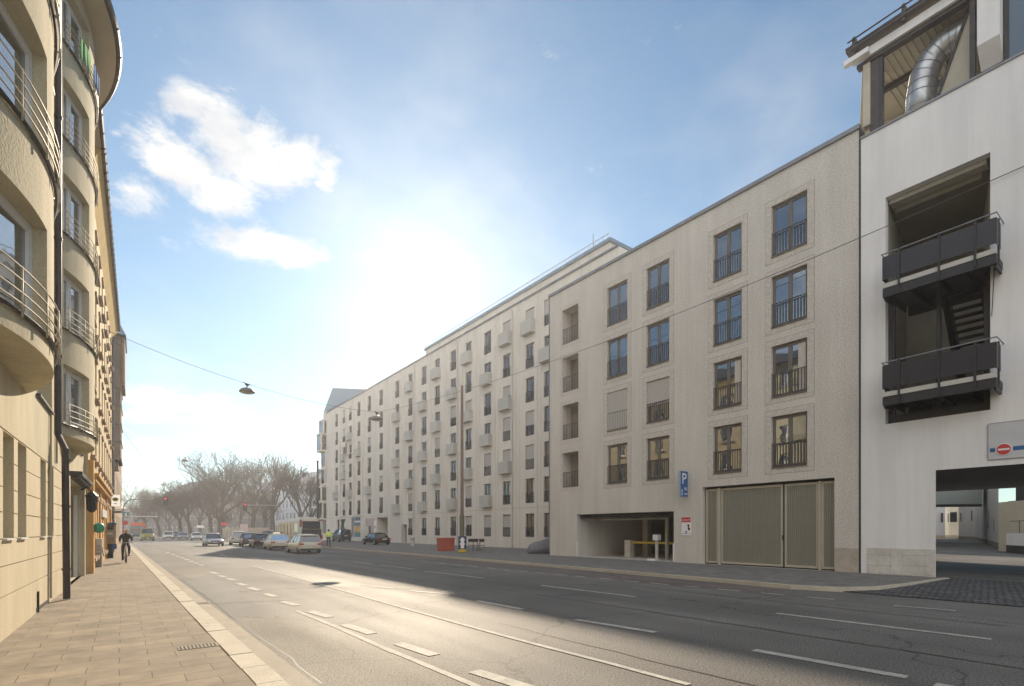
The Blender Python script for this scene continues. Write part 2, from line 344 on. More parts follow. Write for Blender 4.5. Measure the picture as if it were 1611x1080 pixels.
def copy_tree(o, parent=None):
    c = o.copy(); C.objects.link(c)
    if parent: c.parent = parent
    for ch in list(o.children): copy_tree(ch, c)
    return c
def wallx(mb, X, y0, y1, z0, z1, holes, depth=.25, inward=1, backs=None):
    """wall in the plane x=X with rectangular holes; inward=+1: interior towards +x. holes: (ya,yb,za,zb[,depth])"""
    ys = sorted({y0, y1} | {h[0] for h in holes} | {h[1] for h in holes}); zs = sorted({z0, z1} | {h[2] for h in holes} | {h[3] for h in holes})
    ys = [y for y in ys if y0 <= y <= y1]; zs = [z for z in zs if z0 <= z <= z1]
    for a, b in zip(ys, ys[1:]):
        st = None
        for c, d in zip(zs, zs[1:]):
            my, mz = (a + b) / 2, (c + d) / 2
            hole = any(h[0] < my < h[1] and h[2] < mz < h[3] for h in holes)
            if not hole and st is None: st = c
            if hole and st is not None: mb.quad((X, a, st), (X, b, st), (X, b, c), (X, a, c)); st = None
        if st is not None: mb.quad((X, a, st), (X, b, st), (X, b, z1), (X, a, z1))
    for h in holes:
        ya, yb, za, zb = h[:4]; e = X + inward * (h[4] if len(h) > 4 else depth)
        mb.quad((X, ya, za), (e, ya, za), (e, ya, zb), (X, ya, zb)); mb.quad((X, yb, za), (e, yb, za), (e, yb, zb), (X, yb, zb))
        mb.quad((X, ya, zb), (e, ya, zb), (e, yb, zb), (X, yb, zb)); mb.quad((X, ya, za), (e, ya, za), (e, yb, za), (X, yb, za))
def bodyback(mb, X0, X1, y0, y1, z0, z1):     # remaining faces of a block whose x=X0 face is built elsewhere
    mb.quad((X0, y0, z0), (X1, y0, z0), (X1, y0, z1), (X0, y0, z1)); mb.quad((X0, y1, z0), (X1, y1, z0), (X1, y1, z1), (X0, y1, z1))
    mb.quad((X1, y0, z0), (X1, y1, z0), (X1, y1, z1), (X1, y0, z1)); mb.quad((X0, y0, z1), (X1, y0, z1), (X1, y1, z1), (X0, y1, z1))

# ------------------------------------------------------------------ ground, road, pavements
XN = 22.86; XF = 29.54                          # street fronts of the near block and of the set-back block
def LX(Y): return -1.63 + .0192 * Y             # foot of the left-hand fronts
def KX(Y): return 1.50 - .0105 * Y              # left kerb edge
g = MB().mat(M_ground); g.quad((-350, -150, -.17), (450, -150, -.17), (450, 600, -.17), (-350, 600, -.17)); struct(g, 'ground')
r = MB().mat(M_asph); r.quad((1.0, -40, -.12), (30, -40, -.12), (34, 420, -.12), (-6, 420, -.12))
r.quad((-60, 110, -.124), (120, 96, -.124), (120, 122, -.124), (-60, 140, -.124)); struct(r, 'road')
p = MB().mat(M_asph2); q = [gp(*k, -.116) for k in ((345, 978), (466, 961.7), (752, 1080), (492, 1078))]
q = [q[0], q[1], (3.6, 2), (3.7, -12), (1.95, -12), q[3]]
p.quad(*[(x, y, -.116) for x, y in q]); q = [gp(*k, -.116) for k in ((266, 898), (322, 893), (338, 903), (300, 912))]
p.quad(*[(x, y, -.116) for x, y in q]); struct(p, 'road_patch')
p = MB().mat(M_redp); p.quad((14.35, 7, -.116), (15.7, 7, -.116), (15.6, 60, -.116), (14.0, 60, -.116)); struct(p, 'cycle_lane')
NY = 60; ys = [-14 + k * (104 / NY) for k in range(NY + 1)]
s = MB().mat(M_walk)
for a, b in zip(ys, ys[1:]):
    s.quad((LX(a) - .1, a, 0), (KX(a) - .3, a, 0), (KX(b) - .3, b, 0), (LX(b) - .1, b, 0))
struct(s, 'left_pavement')
k = MB().mat(M_kerb); y = -14.0; rnd = random.Random(3)
while y < 90:
    L_ = 1.0 if rnd.random() < .6 else .8; j = rnd.uniform(-.006, .006); a, b = y + .006, y + L_ - .006; i = len(k.v)
    zt = .012 + rnd.uniform(-.004, .004)
    k.v += [(KX(a) - .3 + j, a, -.16), (KX(a) + j, a, -.16), (KX(b) + j, b, -.16), (KX(b) - .3 + j, b, -.16),
            (KX(a) - .3 + j, a, zt), (KX(a) + j - .02, a, zt), (KX(b) + j - .02, b, zt), (KX(b) - .3 + j, b, zt)]
    for f in ((3, 2, 1, 0), (4, 5, 6, 7), (0, 1, 5, 4), (1, 2, 6, 5), (2, 3, 7, 6), (3, 0, 4, 7)): k.f.append(tuple(i + t for t in f)); k.m.append(0)
    y += L_
struct(k, 'left_kerb')
k = MB().mat(M_gutter)
for a, b in zip(ys, ys[1:]): k.quad((KX(a) - .02, a, -.108), (KX(a) + .33, a, -.112), (KX(b) + .33, b, -.112), (KX(b) - .02, b, -.108))
struct(k, 'gutter')
# right pavement with the kerb swinging in at the driveway
KR = [(16.75, 90), (16.7, 60), (16.65, 40), (16.6, 20), (16.3, 9), (16.2, 7.2), (16.6, 6.1), (17.6, 5.55), (19.5, 5.3), (22.86, 5.1)]
s = MB().mat(M_walkr)
s.quad((16.75, 90, 0), (XF, 90, 0), (XF, 26, 0), (16.6, 26, 0))
s.quad(*[(x, y_, 0) for x, y_ in [(16.6, 26), (XN + .02, 26), (XN + .02, 5.1)] + [(a, b) for a, b in KR[::-1][1:-3]]])
struct(s, 'right_pavement')
k = MB().mat(M_kerb)
KN = []
for i in range(len(KR)):
    p0, p1 = KR[max(i - 1, 0)], KR[min(i + 1, len(KR) - 1)]; t = Vector((p1[0] - p0[0], p1[1] - p0[1])).normalized(); KN.append((KR[i][0] + t.y * .16, KR[i][1] - t.x * .16))
for (a, b), (c, d), (e, f), (g_, h) in zip(KR, KR[1:], KN, KN[1:]):
    k.quad((a, b, .006), (c, d, .006), (g_, h, .004), (e, f, .004)); k.quad((e, f, .004), (g_, h, .004), (g_, h, -.17), (e, f, -.17))
struct(k, 'right_kerb')
s = MB().mat(M_setts)
s.quad((16.55, 6.2, -.10), (17.7, 5.6, -.08), (19.5, 5.35, -.05), (23.4, 5.3, -.015), (23.4, -20, -.015), (16.2, -20, -.11)); struct(s, 'cobbled_driveway')
s = MB().mat(M_asph); s.quad((23.0, -40, -.012), (23.0, 70, -.012), (160, 70, -.012), (160, -40, -.012)); struct(s, 'courtyard_ground')
# road markings
mk = MB().mat(M_line)
def dash(p0, p1, w):
    a = Vector((*gp(*p0, -.112), 0)); b = Vector((*gp(*p1, -.112), 0)); d = (b - a)
    if d.length < .05: return
    n = Vector((-d.y, d.x, 0)).normalized() * w / 2; zz = -.1125 + .00004 * (len(mk.v) // 4)
    mk.quad(*[(v.x, v.y, zz) for v in (a - n, b - n, b + n, a + n)])
z3 = lambda x, y: (200 + x / 3.836, 860 + y / 3.836)
z4 = lambda x, y: (600 + x / 3.222, 860 + y / 3.222)
z5 = lambda x, y: (1100 + x / 3.153, 880 + y / 3.153)
for a, b in ((( 505, 153), (545, 165)), ((553, 175), (592, 185)), ((605, 193), (650, 205)), ((665, 222), (715, 235)), ((735, 247), (797, 266)), ((828, 285), (900, 303)),
             ((935, 332), (1025, 355)), ((1100, 390), (1225, 425)), ((1310, 470), (1480, 525))): dash(z3(*a), z3(*b), .20)
for a, b in (((85, 490), (270, 550)), ((470, 630), (760, 720)), ((900, 765), (1230, 860))): dash(z4(*a), z4(*b), .20)
for k_ in range(8): t = k_ / 8; dash((262 + 60 * t, 869 + 22 * t * (1.0)), (262 + 60 * (t + .07), 869 + 22 * (t + .07)), .2)
for a, b in (((-100, 195), (60, 213)), ((150, 225), (320, 240)), ((485, 275), (715, 318)), ((985, 370), (1390, 435))): dash(z4(*a), z4(*b), .16)
for a, b in (((270, 450), (1030, 585)), ((1170, 620), (1900, 762))): dash(z5(*a), z5(*b), .18)
for a, b in (((840, 85), (890, 95)), ((745, 65), (800, 78)), ((560, 50), (600, 58))): dash(z3(*a), z3(*b), .14)
for a, b in (((-140, 78), (-40, 90)), ((0, 95), (170, 115)), ((220, 125), (515, 160)), ((810, 197), (1290, 255))): dash(z4(*a), z4(*b), .14)
dash(z5(380, 268), z5(1450, 397), .14)
for a, b in (((200, 75), (240, 79)), ((285, 84), (325, 88)), ((365, 92), (410, 97)), ((445, 98), (490, 104)), ((535, 108), (575, 113)), ((620, 118), (655, 122)), ((698, 124), (742, 128)), ((785, 132), (825, 136)),
             ((875, 140), (935, 146)), ((980, 150), (1035, 156)), ((1105, 160), (1170, 167)), ((1225, 172), (1305, 181)), ((1365, 185), (1455, 194)), ((1535, 200), (1611, 206))): dash(z4(*a), z4(*b), .12)
for a, b in (((90, 148), (205, 158)), ((305, 167), (425, 178)), ((535, 188), (670, 200)), ((965, 230), (1275, 256))): dash(z5(*a), z5(*b), .12)
for a, b in ((z3(760, 118), z3(1160, 226)), (z3(1160, 226), z4(0, 280)), (z4(0, 280), z4(400, 392)), (z4(400, 392), z4(750, 487)), (z4(750, 487), z4(1150, 590)), (z4(1150, 590), z4(1560, 700))): dash(a, b, .10)
for a, b in ((z3(1020, 388), z3(1250, 480)), (z3(1250, 480), z3(1611, 640)), (z4(30, 520), z4(300, 632)), (z4(300, 632), z4(620, 765))): dash(a, b, .10)
struct(mk, 'road_markings')

tm = MB().mat(mat('tar_seam', (.035, .033, .03), .6, .2, 4)); rt = random.Random(8)
def seam(pts, w=.035):
    P = []
    for (a, b), (c, d) in zip(pts, pts[1:]):
        n = max(2, int(math.hypot(c - a, d - b) / .5)); P += [(a + (c - a) * i / n + rt.uniform(-.03, .03), b + (d - b) * i / n + rt.uniform(-.03, .03)) for i in range(n)]
    P.append(pts[-1])
    for p0, p1 in zip(P, P[1:]):
        v = Vector((-(p1[1] - p0[1]), p1[0] - p0[0])).normalized() * w * rt.uniform(.35, .6); tm.quad(*[(x, y, -.1145) for x, y in ((p0[0] - v.x, p0[1] - v.y), (p1[0] - v.x, p1[1] - v.y), (p1[0] + v.x, p1[1] + v.y), (p0[0] + v.x, p0[1] + v.y))])
seam([(1.85, 6), (1.8, 14), (1.72, 22)]); seam([(1.8, 14.2), (3.4, 13.8), (6.0, 13.6)]); seam([(9.2, -2), (9.1, 12), (8.9, 30), (8.7, 48)], .045); seam([(13.0, 2), (12.9, 20), (12.6, 40)]); seam([(4.4, 22.6), (7.2, 22.2), (9.0, 22.4)]); seam([(9.2, 10.2), (13.0, 10.6)]); seam([(2.0, 27), (5.0, 26.4)]); seam([(5.9, -3), (5.7, 4), (5.75, 8)], .03)
struct(tm, 'tar_seams')

# ------------------------------------------------------------------ near block with the garage
def bar_railing(w, h, n, x=0.0, t=.012):
    m = MB().mat(M_rail); m.box(x - .02, x + .02, -w / 2, w / 2, h - .03, h); m.box(x - .015, x + .015, -w / 2, w / 2, .05, .08)
    for i in range(n):
        y = -w / 2 + w * i / (n - 1); m.box(x - t, x + t, y - t, y + t, .05, h)
    return m
def window_frame(w, h, leafs, fm, d=.06, fw=.07, sill=True):
    """frame in the plane x=0, facing -x, origin at the bottom centre"""
    m = MB().mat(fm)
    m.box(0, d, -w / 2, w / 2, 0, fw); m.box(0, d, -w / 2, w / 2, h - fw, h); m.box(0, d, -w / 2, -w / 2 + fw, fw, h - fw); m.box(0, d, w / 2 - fw, w / 2, fw, h - fw)
    if leafs == 2: m.box(-.012, d - .003, -fw * 1.1, fw * 1.1, fw, h - fw)
    for s_ in range(leafs):
        a = -w / 2 + fw + (w - 2 * fw) * s_ / leafs; b = -w / 2 + fw + (w - 2 * fw) * (s_ + 1) / leafs
        m.box(-.006, d * .7, a, a + .045, fw, h - fw); m.box(-.006, d * .7, b - .045, b, fw, h - fw); m.box(-.005, d * .7, a + .045, b - .045, fw, fw + .07); m.box(-.005, d * .7, a + .045, b - .045, h - fw - .06, h - fw)
    return m
def pane(w, h, gm, x=.03):
    m = MB().mat(gm); m.box(x, x + .01, -w / 2 + .05, w / 2 - .05, .05, h - .05); return m

near = thing('garage_block', 'pale rough plaster block with tall barred windows, a garage mouth and a wide beige gate', 'apartment building', (XN, 17, 0))
NY0, NY1, NH = ony(1353, XN), ony(865, XN), 17.3
cols = [ony(242 * 0 + 885, XN), ony(910, XN), ony(955, XN), ony(987, XN), ony(1017, XN), ony(1053, XN), ony(1122, XN), ony(1167, XN), ony(1213.5, XN), ony(1270, XN)]
cols = [(cols[i + 1], cols[i]) for i in range(0, 10, 2)]
rows = [4.42, 7.52, 10.6, 13.72]
WH = 2.25
holes = []
for ci, (a, b) in enumerate(cols):
    for z in rows: holes.append((a, b, z, z + WH, .20 if ci else .75))
GA = (ony(1060, XN), ony(907.5, XN), 0.0, 2.66, 7.0)
GT = (ony(1313, XN), ony(1105, XN), 0.0, 3.79, .32)
holes += [GA, GT]
w = MB().mat(M_near); wallx(w, XN, NY0, NY1, -.1, NH, holes); 
for q in (((XN, NY0, -.1), (XN + 14, NY0 + 3.6, -.1), (XN + 14, NY0 + 3.6, NH), (XN, NY0, NH)), ((XN, NY1, -.1), (XN + 14, NY1, -.1), (XN + 14, NY1, NH), (XN, NY1, NH)),
          ((XN + 14, NY0 + 3.6, -.1), (XN + 14, NY1, -.1), (XN + 14, NY1, NH), (XN + 14, NY0 + 3.6, NH)), ((XN, NY0, NH), (XN + 14, NY0 + 3.6, NH), (XN + 14, NY1, NH), (XN, NY1, NH))): w.quad(*q)
near_wall = part(w, 'wall', near)
w = MB().mat(M_grey)
w.box(XN - .09, XN + .5, NY0, NY1 + .09, NH, NH + .17); w.box(XN - .03, XN + .25, NY1 - .02, NY1 + .07, 0.3, NH)
part(w, 'parapet_cap', near)
# base strip near the joint, slightly pinkish where the plaster is stained
w = MB().mat(mat('stained_base_plaster', (.43, .37, .31), .9, .15, 2, .4, 40, fine=.15, fscale=30)); w.box(XN - .012, XN, NY0 + .03, GT[0] - .02, 0, .95); part(w, 'base_course', near)
# windows: one of each kind, then copies
def win_proto(wd, kind, h=WH):
    f = link('window', window_frame(wd, h, 2, M_frame).mesh('window')); 
    link('pane', pane(wd, h, M_glass).mesh('pane'), f)
    return f
prng = random.Random(11)
def add_children_window(parent, X, ya, yb, za, h, depth, kind, first=[{}]):
    wd = yb - ya; yc = (ya + yb) / 2; ro = Vector(rootof(parent).location)
    f = link('window', window_frame(wd, h, 2, M_frame).mesh('window'), parent, Vector((X + depth - .07, yc, za)) - ro)
    link('pane', pane(wd, h, M_glass).mesh('pane'), f)
    m = MB().mat(M_surr)                        # speckled surround, 8 mm proud of the plaster with a groove round it
    bw = .27; x0 = -depth + .07 - .008; x1 = -depth + .07
    for a, b, c, d in ((-wd / 2 - bw, wd / 2 + bw, h, h + bw), (-wd / 2 - bw, wd / 2 + bw, -bw, -.001), (-wd / 2 - bw, -wd / 2, -.001, h), (wd / 2, wd / 2 + bw, -.001, h)): m.box(x0, x1 + .004, a, b, c, d)
    m.mat(M_frame)
    e = bw + .012
    for a, b, c, d in ((-wd / 2 - e, wd / 2 + e, h + bw, h + e), (-wd / 2 - e, wd / 2 + e, -e, -bw), (-wd / 2 - e, -wd / 2 - bw, -bw, h + bw), (wd / 2 + bw, wd / 2 + e, -bw, h + bw)): m.box(x1 - .003, x1 + .004, a, b, c, d)
    m.box(x1 - .06, x1 + depth - .08, -wd / 2 + .01, wd / 2 - .01, -.04, -.002)
    link('surround', m.mesh('surround'), f)
    if kind != 'noreil': link('railing', bar_railing(wd, 1.05, 13 if wd > 1.3 else 11, -depth + .07 + .05).mesh('railing'), f)
    if kind == 'blind': b_ = MB().mat(M_blind); b_.box(-.05, -.02, -wd / 2 + .02, wd / 2 - .02, .9, h - .02); [b_.box(-.055, -.05, -wd / 2 + .02, wd / 2 - .02, .9 + .08 * i, .91 + .08 * i) for i in range(16)]; link('blind', b_.mesh('blind'), f)
    if kind == 'fullblind': b_ = MB().mat(M_blind); b_.box(-.09, -.06, -wd / 2 + .02, wd / 2 - .02, .03, h - .02); [b_.box(-.095, -.09, -wd / 2 + .02, wd / 2 - .02, .03 + .08 * i, .04 + .08 * i) for i in range(27)]; link('blind', b_.mesh('blind'), f)
    if kind == 'curtain': b_ = MB().mat(M_curt); b_.box(.005, .02, -wd / 2 + .12, -wd / 2 + .42, .1, h - .1); link('curtain', b_.mesh('curtain'), f)
    return f
for ci, (a, b) in enumerate(cols):
    for ri, z in enumerate(rows):
        if ci == 0: continue
        kind = 'plain'
        if (ci, ri) == (1, 1): kind = 'fullblind'
        if (ci, ri) == (2, 1): kind = 'blind'
        if (ci, ri) in ((3, 1), (4, 1)): kind = 'curtain'
        add_children_window(near, XN, a, b, z, WH, .20, kind)
a, b = cols[0]; wd = b - a
for z in rows:                                   # the four open loggias at the far corner
    m = MB().mat(mat('loggia_brown_panel', (.20, .165, .14), .7, .12, 2)); m.quad((XN + .75, a, z), (XN + .75, b, z), (XN + .75, b, z + WH), (XN + .75, a, z + WH)); lo = part(m, 'loggia', near)
    m = MB().mat(M_frame); m.box(XN + .66, XN + .74, a + .1, a + .75, z + .02, z + 2.1); link('balcony_door', m.mesh('balcony_door', near.location), lo)
    ra = bar_railing(wd, 1.0, 11, .06).mesh('railing'); link('railing', ra, lo, Vector((XN, (a + b) / 2, z)) - near.location)
    m = MB().mat(M_surr); bw = .25
    for q0, q1, q2, q3 in ((a - bw, b + bw, z + WH, z + WH + bw), (a - bw, b + bw, z - bw, z), (a - bw, a, z, z + WH), (b, b + bw, z, z + WH)): m.box(XN - .008, XN + .01, q0, q1, q2, q3)
    link('surround', m.mesh('surround', near.location), lo)
# garage interior
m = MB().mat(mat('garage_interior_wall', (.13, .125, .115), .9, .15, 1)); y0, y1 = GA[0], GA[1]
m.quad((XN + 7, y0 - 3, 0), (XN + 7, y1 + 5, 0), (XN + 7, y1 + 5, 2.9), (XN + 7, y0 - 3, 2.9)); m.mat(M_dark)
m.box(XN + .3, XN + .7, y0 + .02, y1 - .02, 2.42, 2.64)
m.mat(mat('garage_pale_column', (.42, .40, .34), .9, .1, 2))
m.box(XN + 4.2, XN + 4.6, y1 - 2.2, y1 - 1.8, .0, 2.62); m.box(XN + 1.6, XN + 1.75, y0 + 1.55, y0 + 1.7, 0, 2.4); m.box(XN + 1.6, XN + 1.72, y0 + 1.7, y1 - .1, 2.28, 2.40)
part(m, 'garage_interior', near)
m = MB().mat(M_asph); m.quad((XN + .01, y0 + .02, -.006), (XN + 7, y0 + .02, -.006), (XN + 7, y1 - .02, -.006), (XN + .01, y1 - .02, -.006)); part(m, 'garage_floor', near)

for q0, q1 in ((y1 - .06, y1), (y0 - .02, y0 + .04)): m = MB().mat(M_wframe); m.box(XN - .03, XN + .05, q0, q1, .02, .95); part(m, 'corner_guard', near)
# wide folding gate
y0, y1 = GT[0], GT[1]
xs_ = XN + .2
def gate_leaf(a, b, name):
    m = MB().mat(M_gate); f = .09
    m.box(xs_, xs_ + .07, a, b, 3.58, 3.68); m.box(xs_, xs_ + .07, a, b, .06, .16); m.box(xs_, xs_ + .07, a, a + f, .16, 3.58); m.box(xs_, xs_ + .07, b - f, b, .16, 3.58)
    o = part(m, name, near)
    m = MB().mat(M_gated); m.box(xs_ + .045, xs_ + .06, a + f, b - f, .16, 3.58); m.mat(mat('gate_slat', (.28, .265, .21), .6, .05))
    n = max(3, int((b - a - 2 * f) / .075))
    for i in range(n):
        yy = a + f + (b - a - 2 * f) * (i + .5) / n; m.box(xs_ + .018, xs_ + .045, yy - .016, yy + .016, .17, 3.57)
    o2 = link('slat_panel', m.mesh('slat_panel', near.location), o)
    return o
gy = lambda px: ony(px, XN)
gate_leaf(gy(1312), gy(1289), 'gate_side_panel'); gate_leaf(gy(1284), gy(1231), 'gate_leaf'); gate_leaf(gy(1228), gy(1131), 'gate_leaf'); gate_leaf(gy(1126), gy(1107), 'gate_side_panel')
m = MB().mat(M_gate); m.box(XN + .12, XN + .22, gy(1289) + .0, gy(1285.5), 0, 3.7); m.box(XN + .12, XN + .22, gy(1130.5), gy(1127), 0, 3.7); part(m, 'gate_post', near)
m = MB().mat(M_black); m.box(XN + .15, XN + .2, gy(1229.5) - .04, gy(1229.5) + .04, 1.25, 1.45); part(m, 'gate_handle', near)
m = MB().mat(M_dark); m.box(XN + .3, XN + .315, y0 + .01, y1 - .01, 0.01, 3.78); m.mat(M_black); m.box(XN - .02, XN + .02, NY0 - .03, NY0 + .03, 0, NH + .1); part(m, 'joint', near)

# things of the garage
o = thing('ticket_post', 'slim white ticket post beside the yellow boom in the garage mouth', 'ticket machine', (XN + .6, gy(1022.5), 0))
m = MB().mat(M_balc); m.lathe((0, 0, 0), [(.09, 0), (.09, 1.25)], 10); part(m, 'post', o, world=False); m = MB().mat(M_white); m.box(-.16, .16, -.16, .16, 1.1, 1.42); part(m, 'reader_head', o, bevel=.02, world=False)
m = MB().mat(M_wframe); m.box(-.25, .2, -.05, .45, 0, .09); part(m, 'foot', o, world=False)
o = thing('barrier', 'yellow boom barrier lowered across the dim garage entrance', 'barrier', (XN + 2.2, gy(1000), 0))
ya, yb = GA[0] + .1 - o.location.y, GA[1] - 2.4 - o.location.y
m = MB().mat(mat('signal_yellow', (.62, .44, .04), .5, .1)); m.box(-.03, .03, ya, yb, .86, .98); part(m, 'boom', o, world=False)
m = MB().mat(M_plinth); m.box(-.2, .2, yb - .2, yb + .25, 0, 1.05); part(m, 'barrier_post', o, world=False, bevel=.02)

def letters(txt, size, parent, loc, rot, m, ext=.004, name='lettering'):
    cu = bpy.data.curves.new(name, 'FONT'); cu.body = txt; cu.size = size; cu.extrude = ext; cu.align_x = 'CENTER'; cu.align_y = 'CENTER'
    o = bpy.data.objects.new(name + '_tmp', cu); C.objects.link(o); bpy.context.view_layer.update()
    me = bpy.data.meshes.new_from_object(o.evaluated_get(bpy.context.evaluated_depsgraph_get())); bpy.data.objects.remove(o); me.materials.clear(); me.materials.append(m)
    q = link(name, me, parent, loc); q.rotation_euler = rot; return q
M_pblue = mat('sign_blue', (.02, .10, .30), .4, .05); M_signw = mat('sign_white', (.75, .75, .74), .4, .03); M_signr = mat('sign_red', (.50, .05, .05), .4, .05)
ps = thing('parking_sign', 'blue box sign with a white P sticking out between garage and gate', 'sign', (XN - .06, gy(1081), 3.35))
pw, ph = .62, 1.30
m = MB().mat(mat('sign_case', (.35, .42, .5), .4, .05, metal=.3)); m.box(-pw, 0, -.07, .07, 0, ph); part(m, 'case', ps, world=False, bevel=.01)
m = MB().mat(M_pblue); m.box(-pw + .02, -.02, -.08, -.071, .02, ph - .02); part(m, 'face', ps, world=False)
letters('P', .78, ps, (-.32, -.084, .88), (R(90), 0, 0), M_signw, name='letter_p')
m = MB().mat(M_signw)
m.box(-.30, -.08, -.086, -.081, .42, .46); m.box(-.30, -.05, -.086, -.081, .34, .37); m.box(-.28, -.05, -.086, -.081, .12, .17); m.mat(mat('sign_pale_blue', (.25, .42, .55), .4, .05)); m.box(-.56, -.42, -.086, -.081, .05, .36); part(m, 'small_panel', ps, world=False)
bd = thing('price_board', 'white board with red header band and dark figure beside the beige gate', 'sign', (XN - .03, gy(1080), 1.40))
m = MB().mat(M_signw); m.box(0, .03, -.27, .27, 0, .93); part(m, 'board', bd, world=False)
m = MB().mat(M_signr); m.box(-.006, -.001, -.265, .265, .80, .925); m.box(-.006, -.001, -.265, .265, .67, .77); part(m, 'header_band', bd, world=False)
m = MB().mat(M_black); m.lathe((-.004, -.13, .5), [(.06, 0), (.06, .003)], 12, 'x'); m.lathe((-.004, -.16, .33), [(.07, 0), (.07, .003)], 12, 'x'); m.mat(M_signr); m.lathe((-.0075, -.14, .42), [(.045, 0), (.045, .003)], 12, 'x'); m.mat(M_black); m.box(-.005, -.001, -.03, .03, .13, .23); m.box(-.005, -.001, -.25, .25, .10, .115); part(m, 'pictogram', bd, world=False)

# ------------------------------------------------------------------ long set-back block
far = thing('apartment_block', 'long cream apartment block with staggered small balconies and a zinc corner roof', 'apartment building', (XF, 60, 0))
FY0, FY1, FH = 25.6, 94.5, 22.9
fz = [1.05, 4.15, 7.22, 10.3, 13.35, 16.45, 19.6]
CPX = [863, 833.5, 797, 767, 737, 713, 688, 667, 645.5, 625, 599.5, 581, 564.5, 551, 541, 529.5]
FC = [ony(px, XF) for px in CPX]
holes = []; spec = []
for ci, yc in enumerate(FC):
    for ri, z in enumerate(fz):
        wd = 1.25; h = 2.25; kind = 'plain'
        if ci >= 10 and ri == 0: continue
        if ri == 0 and ci in (9,): continue
        if ri == 0: z = 1.05; h = 2.15
        if 2 <= ci <= 9 and ri > 0 and (ri + ci) % 2 == 0 : kind = 'balcony'
        if ci == 1 and ri == 6: kind = 'balcony'
        if ci == 0 and ri in (5,): kind = 'balcony'
        if (ci, ri) in ((12, 4), (13, 5), (13, 2), (14, 3), (11, 2), (14, 4), (15, 2)): kind = 'balcony'
        holes.append((yc - wd / 2, yc + wd / 2, z, z + h, .22)); spec.append((yc, z, wd, h, kind, ci, ri))
shopA = (ony(552, XF), ony(543.7 - 0, XF) if 0 else ony(530, XF))
SH = [(ony(543.5, XF), ony(530, XF), .9, 3.55, .3), (ony(567, XF), ony(552.5, XF), .45, 3.75, .3), (ony(584, XF), ony(578.5, XF), 0, 2.3, .3), (ony(610, XF), ony(593, XF), 0, 3.55, 3.0), (ony(640, XF), ony(631.5, XF), 0, 2.45, .9)]
w = MB().mat(M_far); wallx(w, XF, FY0, FY1, -.1, FH, holes + SH); bodyback(w, XF, XF + 13, FY0, FY1, -.1, FH); part(w, 'wall', far)
# shallow vertical ribs of the cladding
w = MB().mat(M_far)
ribs = sorted(FC)
for a, b in zip(ribs, ribs[1:]):
    if b - a > 1.9:
        c = (a + b) / 2; w.box(XF - .045, XF + .001, c - .28, c - .20, 0.02, FH - .2); w.box(XF - .045, XF + .001, c + .20, c + .28, 0.02, FH - .2)
part(w, 'facade_rib', far)
for i, pxp in enumerate((652, 720.5, 807)):
    yy = ony(pxp, XF); m = MB().mat(M_balc); m.tube([(XF - .11, yy, 0.05), (XF - .11, yy, FH - .3)], .05, 8); part(m, 'downpipe', far)
m = MB().mat(M_grey); m.box(XF - .12, XF + .4, FY0, FY1, FH, FH + .14); part(m, 'parapet_cap', far)
# storey joints
m = MB().mat(mat('shadow_gap', (.30, .28, .25), .9, .05))
for z in fz[1:2]: m.box(XF - .004, XF + .001, FY0, FY1, z - .42, z - .39)
part(m, 'string_course', far)
protos = {}
def far_window(kind):
    f = link('window', window_frame(1.25, 2.25, 2, M_frame, fw=.06).mesh('window'), None); link('pane', pane(1.25, 2.25, M_glassl).mesh('pane'), f)
    if kind == 'plain':
        link('railing', bar_railing(1.25, .95, 12, -.12, .014).mesh('railing'), f)
    return f
def far_balcony():
    m = MB().mat(M_balc); D = .52; W2 = .80
    m.box(-D, 0, -W2, W2, -.12, .06); o = link('balcony', m.mesh('balcony'), None)
    m = MB().mat(M_balc); t = .03
    m.box(-D, -D + t, -W2, W2, .06, .12); m.box(-D, -D + t, -W2, W2, 1.0, 1.05)
    n = 24
    for i in range(n): y = -W2 + (i + .5) * 2 * W2 / n; m.box(-D + .003, -D + t - .003, y - .028, y + .028, .12, 1.0)
    for s_ in (-W2, W2 - t):
        m.box(-D + t, 0, s_, s_ + t, .06, .12); m.box(-D + t, 0, s_, s_ + t, 1.0, 1.05)
        for i in range(8): x = -D + t + (i + .5) * (D - t) / 8; m.box(x - .028, x + .028, s_ + .003, s_ + t - .003, .12, 1.0)
    link('balustrade', m.mesh('balustrade'), o)
    return o
done = set(); fl = far.location; nwin = 0
pw_ = far_window('plain'); pb_ = far_window('bare'); bal = far_balcony(); firsts = [True, True, True]
blr = random.Random(5)
for yc, z, wd, h, kind, ci, ri in spec:
    src, k_ = (pb_, 1) if kind == 'balcony' else (pw_, 0)
    if firsts[k_]: o = src; firsts[k_] = False; o.parent = far
    else: o = copy_tree(src, far)
    o.location = (.14, yc - fl.y, z); o.scale = (1, wd / 1.25, h / 2.25)
    rv = blr.random()
    if rv < .22:
        m = MB().mat(M_blind); lo = blr.choice([.1, .9, 1.3]); m.box(-.035, -.015, -wd / 2 + .04, wd / 2 - .04, lo, h - .04); link('blind', m.mesh('blind'), o)
    elif rv < .45:
        m = MB().mat(M_curt); m.box(.005, .02, -wd / 2 + .1, -wd / 2 + .35, .1, h - .1); link('curtain', m.mesh('curtain'), o)
    if kind == 'balcony':
        if firsts[2]: b_ = bal; firsts[2] = False; b_.parent = far
        else: b_ = copy_tree(bal, far)
        b_.location = (0, yc - fl.y, z)
